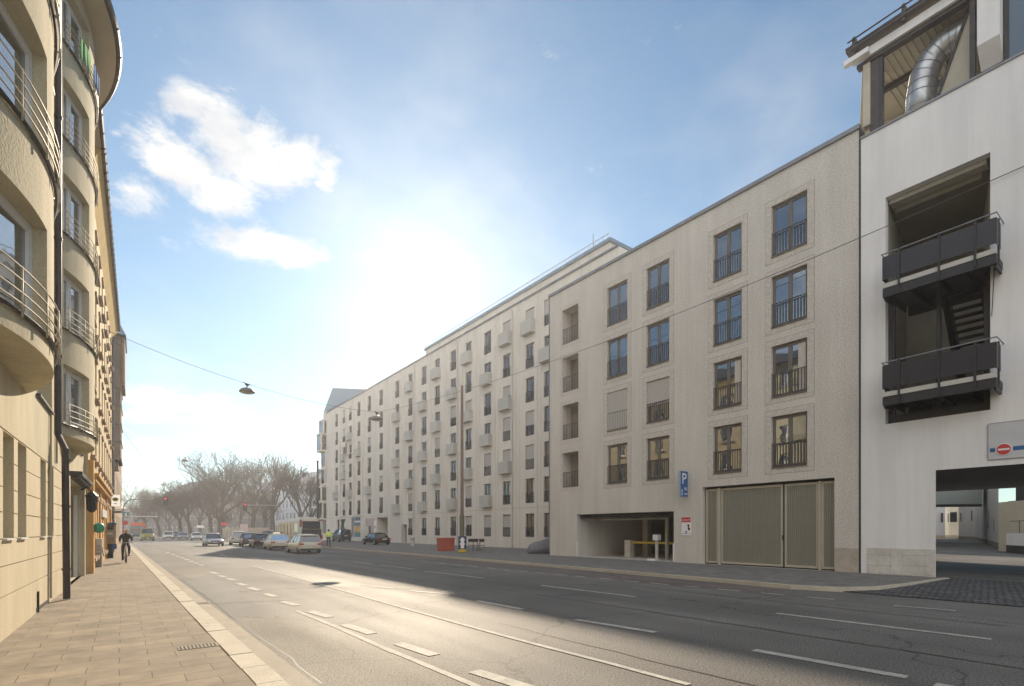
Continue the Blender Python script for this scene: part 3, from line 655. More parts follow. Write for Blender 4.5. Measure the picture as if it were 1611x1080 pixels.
# slight projecting boxes at the far end of the front
for pxa, pxb, za, zb in ((545, 556, 14.1, 22.6), (570, 578, 1e9, 0), (536, 545, 4.0, 16.0), (557, 571, 4.0, 13.0)):
    if za > 1e8: continue
    m = MB().mat(M_far); y0, y1 = ony(pxb, XF), ony(pxa, XF)
    for yy in (y0, y1): m.box(XF - .14, XF + .001, yy - .09, yy + .09, za, zb)
    m.box(XF - .14, XF + .001, y0 + .09, y1 - .09, za, za + .12); part(m, 'facade_frame', far)
# ground-floor shops and doors
m = MB().mat(M_glassl); m.box(XF + .25, XF + .28, SH[0][0], SH[0][1], .9, 3.55); m.mat(M_frame)
for t in (0, .5, 1): y = SH[0][0] + (SH[0][1] - SH[0][0]) * t; m.box(XF + .18, XF + .25, y - .06, y + .06, .9, 3.55)
part(m, 'shop_window', far)
m = MB().mat(mat('blue_shop_poster', (.05, .10, .22), .4, .2, 1)); y0, y1 = SH[1][:2]; m.box(XF + .2, XF + .24, y0, y1, .45, 3.75)
m.mat(mat('poster_warm_picture', (.55, .33, .12), .5, .45, 2.2)); m.box(XF + .18, XF + .2, y0 + .1, y1 - .5, 1.35, 2.4); m.mat(M_signw); m.box(XF + .18, XF + .2, y0 + .5, y1 - .9, 2.95, 3.2); m.mat(mat('poster_teal', (.04, .2, .22), .5, .2)); m.box(XF + .175, XF + .198, y0 + .1, y1 - .7, .75, 1.3)
m.mat(M_signw); m.box(XF + .18, XF + .2, y0 + .05, y1 - .05, .5, .62); part(m, 'shop_window', far)
m = MB().mat(M_wood); m.box(XF - .03, XF, ony(590, XF), ony(575, XF), 2.35, 3.5); m.box(XF - .03, XF, ony(590, XF), SH[2][0], 0, 2.35); m.mat(M_frame); m.box(XF + .2, XF + .25, SH[2][0], SH[2][1], 0, 2.3); part(m, 'entrance_door', far)
m = MB().mat(M_balc); m.box(XF + 2.9, XF + 2.95, SH[3][0], SH[3][1], 0, 3.55); m.mat(mat('pink_soffit', (.42, .33, .27), .9, .05)); m.box(XF + .3, XF + 2.9, SH[3][0] + .01, SH[3][1] - .01, 3.4, 3.54); m.mat(M_signw)
for zz in (2.3, 1.2): m.box(XF - .04, XF - .005, SH[3][1] + .2, SH[3][1] + 1.0, zz, zz + .8)
part(m, 'garage_entry', far)
m = MB().mat(mat('brown_house_door', (.30, .22, .15), .7, .1)); m.box(XF + .8, XF + .85, SH[4][0], SH[4][1], 0, 2.45); m.mat(M_wood); m.box(XF + .02, XF + .78, SH[4][0], SH[4][0] + .03, 0, 2.4); part(m, 'entrance_door', far)
# far corner: stacked bay boxes and the turned end front
m = MB().mat(M_far)
m.prism([(XF, FY1), (XF - .05, FY1 + 1.5), (XF + 1.0, FY1 + 4.0), (XF + 13, FY1 + 4.0), (XF + 13, FY1)], -.1, FH + .5)
part(m, 'end_wing', far)
ce = MB().mat(M_frame); cf = MB().mat(M_far); cg = MB().mat(M_glassl)
for z0, h, prj in ((3.9, 2.7, .75), (7.1, 2.4, 1.0), (10.2, 2.6, .3), (13.3, 2.5, .2), (16.3, 2.8, 1.0), (19.2, 2.4, .6)):
    y0, y1 = FY1 - .1, FY1 + 2.4
    cf.box(XF - prj - .05, XF, y0, y1, z0 - .3, z0); cf.box(XF - prj - .05, XF, y0, y1, z0 + h, z0 + h + .22)
    cf.box(XF - prj, XF - prj + .22, y0, y0 + .25, z0, z0 + h); cf.box(XF - prj, XF, y1 - .25, y1, z0, z0 + h)
    cg.box(XF - prj + .08, XF - .02, y0 + .1, y0 + .14, z0, z0 + h); cg.box(XF - prj + .06, XF - prj + .1, y0 + .25, y1 - .25, z0, z0 + h)
part(cf, 'corner_bay', far); part(cg, 'corner_bay_glazing', far)
m = MB().mat(mat('grey_shop_blind', (.22, .215, .20), .7, .08)); m.box(XF - .2, XF + .0, FY1 + .1, FY1 + 3.2, 1.2, 3.5); part(m, 'corner_shutter', far)
# roofs
M_seam = M_zinc
m = MB().mat(M_seam); A = (XF + .05, FY1 + 1.6, FH + .5); B = (XF + .05, ony(577, XF), FH + .2); Cc = (35.3, 89.7, 27.4); D = (30.3, 93.2, 27.4); E = (40, 96, 23); G = (40, 80, 23)
m.quad(A, B, Cc, D); m.quad(A, D, E); m.quad(D, Cc, E); m.quad(B, G, Cc); m.quad(Cc, G, E); m.quad(A, E, G, B)
n1 = 13
for i in range(n1 + 1):
    t = i / n1; p0 = Vector(A).lerp(Vector(B), t); p1 = Vector(D).lerp(Vector(Cc), t); m.tube([p0 + Vector((-.03, 0, .02)), p1 + Vector((-.03, 0, .03))], .035, 4)
part(m, 'zinc_roof', far)
m = MB().mat(M_far); px_ = 30.5
m.prism([(30.5, 27.4), (30.5, 58), (41, 58), (41, 27.4)], FH, 24.35)
m.mat(M_zinc); m.box(30.35, 41.1, 27.2, 58.2, 24.35, 24.62); m.box(31.6, 40, 29.2, 57, 24.62, 25.1); m.mat(M_balc)
for i in range(62):
    y = 27.5 + i * .5; m.box(30.42, 30.46, y, y + .03, 24.62, 25.0)
m.box(30.42, 30.46, 27.4, 58, 25.0, 25.04); part(m, 'penthouse', far)
for i, (a, b) in enumerate(((656, 672), (636, 645), (612, 622), (596, 604), (580, 590))):
    m = MB().mat(M_plinth); m.box(XF + 1.4, XF + 2.6, ony(b, XF + .6), ony(a, XF + .6), FH, FH + .95 - .05 * (i % 2)); m.mat(M_grey); m.box(XF + 1.3, XF + 2.7, ony(b, XF + .6) - .1, ony(a, XF + .6) + .1, FH + .96, FH + 1.04); part(m, 'dormer', far)
m = MB().mat(M_grey); m.box(XF + .9, XF + 6, 58.3, 88, FH + .01, FH + .75); part(m, 'shadow_fill_roof', far)  # low roof strip added to even out the block's shadow edge on the road
m = MB().mat(M_grey); m.tube([(XF + 5, 33, 25), (XF + 5, 33, 29)], .03, 5)
part(m, 'roof_vent', far)
at = thing('roof_antenna', 'thin rod antenna on the roof of the garage block near the joint', 'antenna', (XN + 3, ony(1297, XN + 3), NH)); m = MB().mat(M_grey); m.tube([(0, 0, 0), (0, 0, 1.9)], .018, 5); part(m, 'rod', at, world=False)

# ------------------------------------------------------------------ white block with the passage and the fire stair
def PD(px, d): r_ = (px - HX) / F * d; return (r_ * CS + d * SN, -r_ * SN + d * CS)
def ZD(py, d): return CZ + (HY - py) * d / F
wb = thing('white_block', 'white rendered block on the right, with a recessed steel fire stair above a drive-through passage', 'building', (XN, 0, 0))
WY1, WY0, WHT = NY0 - .03, -18.0, 16.85
SO = (ony(1558, XN), ony(1393, XN), 5.65, 14.18)
PY = ony(1472, XN)
w = MB().mat(M_white)
wallx(w, XN, WY0, WY1, -.1, WHT, [(SO[0], SO[1], SO[2], SO[3], .3), (-14, PY, -.1, 3.78, .02)])
# passage: soffit, slanted left wall, right wall, back front
BX = 35.5
w.quad((XN, PY, -.1), (BX, PY + 3.1, -.1), (BX, PY + 3.1, 3.78), (XN, PY, 3.78))
w.quad((BX, PY + 3.1, 3.78), (BX, -14, 3.78), (BX, -14, WHT), (BX, PY + 3.1, WHT)); w.quad((XN, WY1, -.1), (BX, WY1 + 1.5, -.1), (BX, WY1 + 1.5, WHT), (XN, WY1, WHT))
w.quad((XN, WY0, -.1), (BX, WY0, -.1), (BX, WY0, WHT), (XN, WY0, WHT)); w.quad((XN, -14, -.1), (BX, -14, -.1), (BX, -14, 3.78), (XN, -14, 3.78))
w.quad((XN, WY0, WHT), (BX, WY0, WHT), (BX, WY1 + 1.5, WHT), (XN, WY1, WHT))
part(w, 'wall', wb)
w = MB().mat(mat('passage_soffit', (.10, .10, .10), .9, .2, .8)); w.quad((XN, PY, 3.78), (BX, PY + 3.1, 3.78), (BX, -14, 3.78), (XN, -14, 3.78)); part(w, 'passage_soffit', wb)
# stair recess: ceiling, back wall, slanted right wall
cy = SO
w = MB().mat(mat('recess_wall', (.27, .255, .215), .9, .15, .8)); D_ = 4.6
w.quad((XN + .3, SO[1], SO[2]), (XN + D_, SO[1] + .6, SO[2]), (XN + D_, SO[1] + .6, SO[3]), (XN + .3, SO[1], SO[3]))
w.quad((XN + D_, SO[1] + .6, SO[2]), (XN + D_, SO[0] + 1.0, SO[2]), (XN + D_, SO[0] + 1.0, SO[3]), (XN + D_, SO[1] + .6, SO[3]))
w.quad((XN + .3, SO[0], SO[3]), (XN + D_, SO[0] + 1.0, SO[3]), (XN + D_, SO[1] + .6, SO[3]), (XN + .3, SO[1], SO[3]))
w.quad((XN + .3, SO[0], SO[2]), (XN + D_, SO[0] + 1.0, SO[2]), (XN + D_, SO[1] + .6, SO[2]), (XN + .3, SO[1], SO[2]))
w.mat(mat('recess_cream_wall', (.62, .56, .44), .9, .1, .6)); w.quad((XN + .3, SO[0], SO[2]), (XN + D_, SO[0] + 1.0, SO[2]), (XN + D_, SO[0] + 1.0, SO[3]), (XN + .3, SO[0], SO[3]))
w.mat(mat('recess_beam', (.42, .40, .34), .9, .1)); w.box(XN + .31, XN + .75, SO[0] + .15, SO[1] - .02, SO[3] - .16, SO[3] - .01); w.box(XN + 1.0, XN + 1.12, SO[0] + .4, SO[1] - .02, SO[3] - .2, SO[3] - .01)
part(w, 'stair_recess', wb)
def platform(z, name):
    X0 = XN - .95; X1 = XN + 1.6; y0, y1 = ony(1567.5, X0), ony(1388.5, X0)
    m = MB().mat(M_black)
    m.box(X0, X0 + .10, y0, y1, z - .42, z - .12); m.box(X1 - .1, X1, SO[0] + .3, SO[1] - .3, z - .5, z - .12)
    for k_ in range(5): y = y0 + (y1 - y0) * k_ / 4; m.box(X0 + .1, X1 - .1, max(y - .04, y0), min(y + .04, y1), z - .34, z - .12)
    m.mat(mat('steel_grating', (.11, .11, .12), .6, .2, 20)); m.box(X0 + .01, X1, y0 + .02, y1 - .02, z - .11, z - .06)
    o = part(m, name, wb)
    m = MB().mat(M_balc); m.box(X0 - .02, X0 - .001, y0, y1, z - .10, z + .06); link('kick_plate', m.mesh('kick_plate', wb.location), o)
    m = MB().mat(M_grey); m.tube([(X1, y1 + .02, z + 1.12), (X0 - .04, y1 + .02, z + 1.12), (X0 - .04, y0 - .02, z + 1.16), (X1 - 1.0, y0 - .02, z + 1.16)], .024, 6); link('handrail', m.mesh('handrail', wb.location), o)
    ps_ = MB().mat(mat('smoked_panel', (.016, .017, .024), .35, .1, 2))
    yy = [y1 - .02, y1 - .5, (y0 + y1) / 2 - .1, y0 + .5, y0 + .02]
    ps_.box(X0 - .03, X0 - .01, y0 + .52, (y0 + y1) / 2 - .13, z + .2, z + 1.02); ps_.box(X0 - .03, X0 - .01, (y0 + y1) / 2 - .07, y1 - .55, z + .2, z + 1.02); ps_.box(X0 - .03, X0 - .01, y1 - .48, y1, z + .2, z + 1.02); ps_.box(X0 - .03, X0 - .01, y0, y0 + .47, z + .2, z + 1.02)
    ps_.box(X0, X0 + .6, y0 - .01, y0 + .01, z + .2, z + 1.02); ps_.box(X0, X0 + .6, y1 - .01, y1 + .01, z + .2, z + 1.02)
    link('railing_panel', ps_.mesh('railing_panel', wb.location), o)
    for y in (y1 - .5, (y0 + y1) / 2 - .1, y0 + .5): m = MB().mat(M_black); m.box(X0 - .07, X0 - .031, y - .03, y + .03, z - .36, z + 1.14); link('railing_post', m.mesh('railing_post', wb.location), o)
    for y in (y0, y1): m = MB().mat(M_black); m.box(X0 + .3, X0 + .35, y - .025, y + .025, z - .3, z + 1.1); link('railing_post', m.mesh('railing_post', wb.location), o)
    for y in (y0 + .04, y1 - .04): m = MB().mat(M_black); m.box(X0 + .1, X0 + .9, y - .03, y + .03, z - .5, z - .35); link('edge_bracket', m.mesh('edge_bracket', wb.location), o)
platform(10.5, 'upper_platform'); platform(6.58, 'lower_platform')
m = MB().mat(M_black); ya, yb = ony(1545, XN + 1), ony(1484, XN + 1)
n = 17; x0, z0, x1, z1 = XN + 4.2, 6.6, XN + 1.2, 10.3
for i in range(n): t = (i + .5) / n; x = x0 + (x1 - x0) * t; z = z0 + (z1 - z0) * t; m.box(x - .15, x + .13, ya + .08, yb - .08, z - .02, z + .025)
for y in (ya, yb): m.tube([(x0, y, z0 - .1), (x1, y, z1 - .1)], .11, 4); m.tube([(x0, y, z0 + .95), (x1, y, z1 + .95)], .025, 6); [m.tube([(x0 + (x1 - x0) * t, y, z0 + (z1 - z0) * t), (x0 + (x1 - x0) * t, y, z0 + (z1 - z0) * t + .95)], .018, 5) for t in (0, .33, .66, 1)]
part(m, 'stair_flight', wb)
m = MB().mat(M_black)
for px in (1404, 1476, 1551): y = ony(px, XN + .3); m.box(XN + .35, XN + .47, y - .06, y + .06, SO[2] + .01, 10.6)
m.box(XN + .3, XN + 1.6, SO[0] + .05, SO[1] - .02, SO[2] + .02, SO[2] + .35); m.tube([(XN - .1, SO[0] - .13, 10.5), (XN - .1, SO[0] - .05, 8.7)], .012, 4)
part(m, 'steel_column', wb)
# plinth panels
m = MB().mat(M_plinth)
e = [ony(px, XN) for px in (1364, 1401, 1420, 1456, 1471.5)]
for a, b in zip(e, e[1:]): m.box(XN - .015, XN, b + .008, a - .008, .02, .98)
m.mat(M_gutter)
for a, z in ((1380, .72), (1382, .32), (1440, .74), (1438, .36)): y = ony(a, XN); m.box(XN - .0165, XN - .015, y - .45, y + .35, z, z + .012)
part(m, 'plinth_panel', wb)
m = MB().mat(M_grey); m.box(XN - .05, XN + .35, WY0, WY1 + .02, WHT, WHT + .07); part(m, 'parapet_cap', wb)
m = MB().mat(mat('hairline_crack', (.35, .34, .32), .9, .1)); 
# roof structure: open steel canopy with a corrugated soffit
M_corr = mat('beige_corrugated_sheet', (.46, .42, .33), .7, .12, 1.2)
cn = thing('roof_canopy', 'open steel canopy with beige corrugated underside on top of the white block', 'canopy', (XN, 0, WHT))
ye, yn = ony(1358, XN + .3), -6.0; ZC = 20.05
m = MB().mat(M_corr); m.prism([(XN + .25, yn), (XN + 4.4, yn), (XN + 4.4, ye + 1.5), (XN + .25, ye)], ZC, ZC + .03)
k_ = yn
while k_ < ye: m.box(XN + .6, XN + 4.35, k_, k_ + .06, ZC - .035, ZC - .001); k_ += .21
part(m, 'soffit', cn)
m = MB().mat(M_corr); m.quad((XN + 4.4, yn, WHT), (XN + 4.4, ye + 1.5, WHT), (XN + 4.4, ye + 1.5, ZC), (XN + 4.4, yn, ZC))
m.mat(mat('pale_panel', (.55, .54, .48), .8, .08)); m.box(XN + 4.2, XN + 4.35, yn, ye + 1.2, WHT + .02, 18.4); part(m, 'rear_wall', cn)
m = MB().mat(M_white); m.box(XN + .12, XN + .22, yn, ye + .3, ZC - .02, ZC + .30); m.box(XN - .1, XN + .12, ye - .3, ye + .55, ZC + .0, ZC + .18); part(m, 'fascia', cn)
m = MB().mat(M_dmetal)
m.box(XN + .23, XN + .5, yn, ye + .2, ZC - .18, ZC - .04); m.box(XN + 2.2, XN + 2.4, yn, ye, ZC - .22, ZC - .04)
m.box(XN - .15, XN + .3, yn, ye + .45, ZC + .42, ZC + .50); m.box(XN - .05, XN + 0.05, yn, ye + .5, ZC + .62, ZC + .68); m.tube([(XN - .12, yn, ZC + .80), (XN - .12, ye + .4, ZC + .80)], .03, 6)
for i in range(7): y = ye + .2 - i * 1.6; m.box(XN - .1, XN + .15, y - .05, y + .05, ZC + .3, ZC + .9)
part(m, 'steel_beam', cn)
for px, wd in ((1376, .30), (1386, .12), (1530, .14)):
    y = ony(px, XN + .35); m = MB().mat(M_dmetal if wd > .13 else M_black); m.box(XN + .3, XN + .3 + .22, y - wd / 2, y + wd / 2, WHT + .05, ZC - .18); part(m, 'post', cn)
m = MB().mat(M_corr); y = ony(1364, XN + .3); m.box(XN + .25, XN + .55, y - .12, y + .12, WHT + .6, ZC - .02); m.box(XN + 1.2, XN + 1.5, y - .1, y + .16, WHT + .03, ZC - .02); part(m, 'end_panel', cn)
for px in (1492,): 
    y = ony(px, XN + 2.3); m = MB().mat(M_black); m.box(XN + 2.25, XN + 2.35, y - .05, y + .05, 17.4, ZC - .2); part(m, 'post', cn)
m = MB().mat(M_corr); ay, by = ony(1471, XN + .6), ony(1528, XN + .6)
m.extr([(ay, 17.1), (by, 19.9), (by - .02, 17.1)], 'x', XN + .6, XN + .66); part(m, 'gusset_panel', cn)
m = MB().mat(M_black); m.tube([(XN + .56, ay + .03, 16.95), (XN + .56, by, 19.95)], .05, 5); part(m, 'diagonal_brace', cn)

dt = thing('ventilation_duct', 'bent silver ventilation duct rising under the canopy on the white block', 'duct', (XN + 1.2, ony(1451, XN + 1.2), WHT))
M_duct = mat('galvanised_duct', (.42, .43, .44), .38, .25, 3, .25, 8, metal=.75)
XD = XN + 1.2
def dp(px, py): return (XD, ony(px, XD), onz(px, py, XD))
pts = [dp(1447, 196), dp(1449, 150), dp(1454, 118), dp(1466, 92), dp(1486, 70), dp(1510, 56), dp(1528, 48)]
m = MB().mat(M_duct); m.tube(pts, .46, 16); part(m, 'duct', dt, smooth=True)
m = MB().mat(M_grey)
for i in range(len(pts) - 1):
    a, b = Vector(pts[i]), Vector(pts[i + 1])
    for t in (.0, .5): c = a.lerp(b, t); d = (b - a).normalized() * .012; m.tube([c - d, c + d], .475, 16)
part(m, 'seam_ring', dt)
m = MB().mat(M_duct); q = [dp(1470, 196), dp(1470, 140), dp(1476, 118)]; m.tube([(x + .5, y, z) for x, y, z in q], .22, 12); part(m, 'small_duct', dt, smooth=True)
# upper storey at the right edge
m = MB().mat(M_white); a, b = ony(1575.5, XN - .2), ony(1540, XN - .2)
m.extr([(XN - .45, 17.6), (XN + .1, 17.05), (XN + 2, 17.05), (XN + 2, 24), (XN - .45, 24)], 'y', a, b); part(m, 'upper_oriel', wb)
m = MB().mat(mat('blue_glazing', (.06, .11, .17), .15, .1, .4)); m.box(XN + .05, XN + 3, -15, a - .02, WHT + .08, 24); m.mat(M_black); m.box(XN, XN + .05, a - .14, a - .02, WHT + .08, 24); m.box(XN, XN + .05, -15, a - .14, 19.2, 19.3); part(m, 'upper_glazing', wb)
# no-entry board
sb = thing('no_entry_board', 'pale board with a red no-entry disc and blue stripes above the drive-through passage', 'sign', (XN - .03, ony(1555, XN), 3.9))
y1 = 0; y0 = ony(1700, XN) - ony(1555, XN); zt, zb = onz(1555, 668, XN) - 3.9, onz(1555, 724, XN) - 3.9
m = MB().mat(mat('board_pale_grey', (.50, .51, .52), .5, .05)); m.box(0, .03, y0, y1, zb, zt); part(m, 'board', sb, world=False)
m = MB().mat(M_grey); m.box(-.004, .0, y0, y1, zb - .015, zb + .005); m.box(-.004, .0, y0, y1, zt - .005, zt + .015); m.box(-.004, 0, y1 - .005, y1 + .015, zb + .005, zt - .005); part(m, 'edge_strip', sb, world=False)
zs_ = onz(1579, 707.5, XN) - 3.9; ysn = ony(1579.5, XN) - ony(1555, XN)
m = MB().mat(M_pblue); m.box(-.006, -.001, ysn + .21, -.04, zs_ - .06, zs_ + .07); m.box(-.006, -.001, y0, ysn - .22, zs_ - .06, zs_ + .07); part(m, 'blue_stripe', sb, world=False)
m = MB().mat(M_signw); m.lathe((-.02, ysn, zs_), [(.195, 0), (.195, .019)], 28, 'x'); m.mat(M_signr); m.lathe((-.026, ysn, zs_), [(.175, 0), (.175, .005)], 28, 'x'); m.mat(M_signw); m.box(-.030, -.0262, ysn - .14, ysn + .14, zs_ - .028, zs_ + .028); part(m, 'no_entry_disc', sb, world=False)
# courtyard buildings seen through the passage
def block(name, label, cat, foot, z1, m0, base=None):
    c = (sum(p[0] for p in foot) / len(foot), sum(p[1] for p in foot) / len(foot), 0)
    o = thing(name, label, cat, c); m = MB().mat(m0); m.prism(foot, .55 if base else 0, z1); part(m, 'wall', o)
    if base: m = MB().mat(base); cx, cy_ = c[:2]; m.prism([(cx + (x - cx) * 1.004, cy_ + (y - cy_) * 1.004) for x, y in foot], 0, .56); part(m, 'plinth', o)
    return o
def ray(p, k): return (p[0] * k, p[1] * k)
N1, F1 = PD(1571, 46), PD(1533, 92)
o = block('courtyard_building', 'tall white courtyard wing with slit windows seen through the passage', 'building', [N1, F1, ray(F1, 1.2), ray(N1, 1.25)], 9.0, M_white, M_gutter)
m = MB().mat(M_dark)
for t, za, zb in ((.10, 1.5, 2.8), (.26, 1.95, 3.9), (.30, 1.6, 2.6), (.75, 2.3, 4.2)):
    a = Vector(N1).lerp(Vector(F1), t); b = Vector(N1).lerp(Vector(F1), t + .012); a *= .998; b *= .998; m.quad((a.x, a.y, za), (b.x, b.y, za), (b.x, b.y, zb), (a.x, a.y, zb))
part(m, 'slit_window', o)
a, b = PD(1571, 41), PD(1680, 34)
o = block('courtyard_wall', 'low beige flat-roofed outbuilding at the right of the courtyard', 'outbuilding', [a, b, ray(b, 1.2), ray(a, 1.08)], 3.9, mat('beige_render', (.50, .45, .35), .9, .08, .5))
m = MB().mat(M_black); a, b = PD(1586, 42), PD(1680, 35.5); m.prism([a, b, ray(b, 1.1), ray(a, 1.1)], 3.91, 4.05); a, b = PD(1598, 43), PD(1690, 37); m.prism([a, b, ray(b, 1.2), ray(a, 1.2)], 4.06, 6.8); part(m, 'roof_edge', o)
a, b = PD(1583, 38.5), PD(1680, 31.5)
o = block('loading_ramp', 'pale ramp wall with a dark gap under it, in front of the beige outbuilding', 'ramp', [a, b, ray(b, 1.04), ray(a, 1.04)], 1.46, M_white, M_dark)
m = MB().mat(M_rail); a = PD(1604, 38.3); m.tube([(a[0], a[1], 1.46), (a[0], a[1], 2.35)], .03, 5); b = PD(1590, 38.6); c = PD(1660, 33); m.tube([(b[0], b[1], 2.35), (c[0], c[1], 2.35)], .03, 5); part(m, 'handrail', o)
a, b = PD(1440, 62), PD(1545, 60)
o = thing('bridge_building', 'grey-green bridge wing spanning the courtyard drive behind the passage', 'building', (*a, 0)); m = MB().mat(mat('grey_green_render', (.34, .38, .36), .9, .06, .5)); m.prism([a, b, ray(b, 1.12), ray(a, 1.12)], 4.78, 9); part(m, 'wall', o)
a, b = PD(1508, 96), PD(1535, 90)
o = block('courtyard_building', 'narrow white wing right of the cream one, under the bridge wing', 'building', [a, b, ray(b, 1.1), ray(a, 1.1)], 9, M_white, M_gutter)
m = MB().mat(M_dark); [m.quad((*PD(x - .0, d), z0), (*PD(x + 2.4, d), z0), (*PD(x + 2.4, d), z1), (*PD(x, d), z1)) for x, d, z0, z1 in ((1511, 95, 3.3, 4.9), (1528, 91.2, 3.4, 5.2))]; part(m, 'slit_window', o)
a, b = PD(1486, 122), PD(1509, 118)
o = block('courtyard_building', 'cream courtyard wing with a strip window, deepest under the bridge wing', 'building', [a, b, ray(b, 1.1), ray(a, 1.1)], 9, mat('courtyard_cream', (.6, .57, .48), .9, .05, .5), M_gutter)
m = MB().mat(M_dark); m.quad((*PD(1494.5, 119.5), 3.6), (*PD(1505.5, 117.5), 3.6), (*PD(1505.5, 117.5), 5.9), (*PD(1494.5, 119.5), 5.9)); m.quad((*PD(1491, 120), 3.6), (*PD(1492.5, 119.8), 3.6), (*PD(1492.5, 119.8), 5.6), (*PD(1491, 120), 5.6)); part(m, 'strip_window', o)
a, b = PD(1455, 112), PD(1487, 110)
o = block('courtyard_building', 'bluish grey wing at the left edge of the view through the passage', 'building', [a, b, ray(b, 1.1), ray(a, 1.1)], 9, mat('courtyard_bluegrey', (.42, .45, .5), .9, .05, .5), M_gutter)
m = MB().mat(M_dark); m.quad((*PD(1480, 109.8), 3.4), (*PD(1484, 109.6), 3.4), (*PD(1484, 109.6), 5.4), (*PD(1480, 109.8), 5.4)); part(m, 'window', o)

a, b = PD(1466, 46), PD(1468, 105); o = thing('shade_wing', 'unseen tall wing added behind the garage block to shade the courtyard drive', 'building', (*a, 0)); m = MB().mat(M_near); m.prism([a, b, (b[0] - 8, b[1] + 14), (a[0] - 3, a[1] + 14)], -.1, 16.5); part(m, 'wall', o)  # unseen block added so that its shadow darkens the courtyard
# ------------------------------------------------------------------ left side, local frames turned slightly towards the street
LR = -R(1.1); LO = (-1.63, 0, 0)
lb = thing('bay_house', 'ochre rendered house with two stacks of curved bays and thin horizontal balcony rails', 'apartment house', LO, LR)
BY = (10.4, 20.0); HB, SG = 2.4, .58; LV = [4.4 + 2.5 * k_ for k_ in range(5)]; EZ = 16.35
def yl(px, x=0.0): return (1.63 - x) / math.tan(-(math.atan((px - HX) / F) + R(36.19)))
WN = [(yl(a), yl(b)) for a, b in ((-26, -8), (5.5, 22.5), (28.7, 42), (64, 72.5), (75.5, 84.5))]
WN = [(-4.5, -3.6), (-3.3, -2.4), (0.5, 1.4), (1.7, 2.6), (5.0, 5.9), (6.2, 7.1), (7.3, 8.3)] + [w_ for w_ in WN[0:]]
w = MB().mat(M_bayw)
GRV = [.64, 1.10, 1.92, 2.3, 2.73]
W1 = [(a, b, 1.53, 3.16, .24) for a, b in WN if a > -8]
DRW = (20.4, 24.1, 0.0, 3.2, .9)
up = [(13.95, 16.0, z + .0, z + 1.4, .2) for z in LV] + [(-2.2, -.2, z, z + 1.4, .2) for z in LV] + [(3.6, 5.6, z, z + 1.4, .2) for z in LV] + [(23.0, 24.3, z, z + 1.4, .2) for z in LV]
GH = 3.2
segs = sorted([h[:2] for h in W1]); gr = []
edges = [-8.0] + [v for s_ in segs for v in s_] + [20.2]
for z in GRV:
    if z < 1.5: gr.append((-8, 20.2, z, z + .016, .02))
    else:
        for i in range(0, len(edges), 2):
            if edges[i + 1] > edges[i]: gr.append((edges[i], edges[i + 1], z, z + .016, .02))
gr.append((-8, 20.2, 1.515, 1.5299, .02)); gr.append((-8, 20.2, 3.17, 3.195, .03))
wallx(w, 0, -8, 25.25, -.1, GH, W1 + gr + [DRW], .2, -1)
part(w, 'ground_floor_wall', lb, world=False)
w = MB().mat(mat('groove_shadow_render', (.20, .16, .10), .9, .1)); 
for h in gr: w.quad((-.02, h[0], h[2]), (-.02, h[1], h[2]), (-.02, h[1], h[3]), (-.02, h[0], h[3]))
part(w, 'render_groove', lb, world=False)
def BOP(bi, a): return [(a - 2.25, a - (.35, .85)[bi]), (a + (.5, .95)[bi], a + 2.0)]
bh = [(o_[0], o_[1], z + .06, z + 1.62, .6) for bi, a in enumerate(BY) for o_ in BOP(bi, a) for z in LV]
w = MB().mat(M_bay); wallx(w, 0, -8, 25.25, GH, EZ, up + bh, .2, -1); bodyback(w, 0, -12, -8, 25.25, -.1, EZ + .2); part(w, 'upper_wall', lb, world=False)
for a, b, z0, z1, d in W1:
    m = MB().mat(mat('grey_green_shutter', (.20, .195, .155), .8, .12, 2)); m.box(-.24, -.2, a, b, z0, z1); m.mat(M_wframe); m.box(-.05, .05, a - .02, b - .12, z0 - .03, z0 - .002); o = part(m, 'window', lb, world=False)
wp = None
for a, b, z0, z1, d in up:
    if wp is None:
        wp = link('window', window_frame(1, 1.4, 2, M_wframe).mesh('window'), lb); link('pane', pane(1, 1.4, M_glass).mesh('pane'), wp); m = MB().mat(M_dmetal); m.box(-.26, 0, -.53, .53, -.05, -.005); link('sill', m.mesh('sill'), wp); o = wp
    else: o = copy_tree(wp, lb)
    o.location = (-.19, (a + b) / 2, z0); o.rotation_euler[2] = math.pi; o.scale = (1, b - a, (z1 - z0) / 1.4)
def arc(y, a, off=0.0, hb=HB, sg=SG):
    Rr = (hb * hb + sg * sg) / (2 * sg); cx = sg - Rr; t = y - a; rr = Rr + off
    return cx + math.sqrt(max(rr * rr - t * t, 0))
M_lrail = mat('beige_painted_rail', (.42, .37, .28), .5, .1, 5)
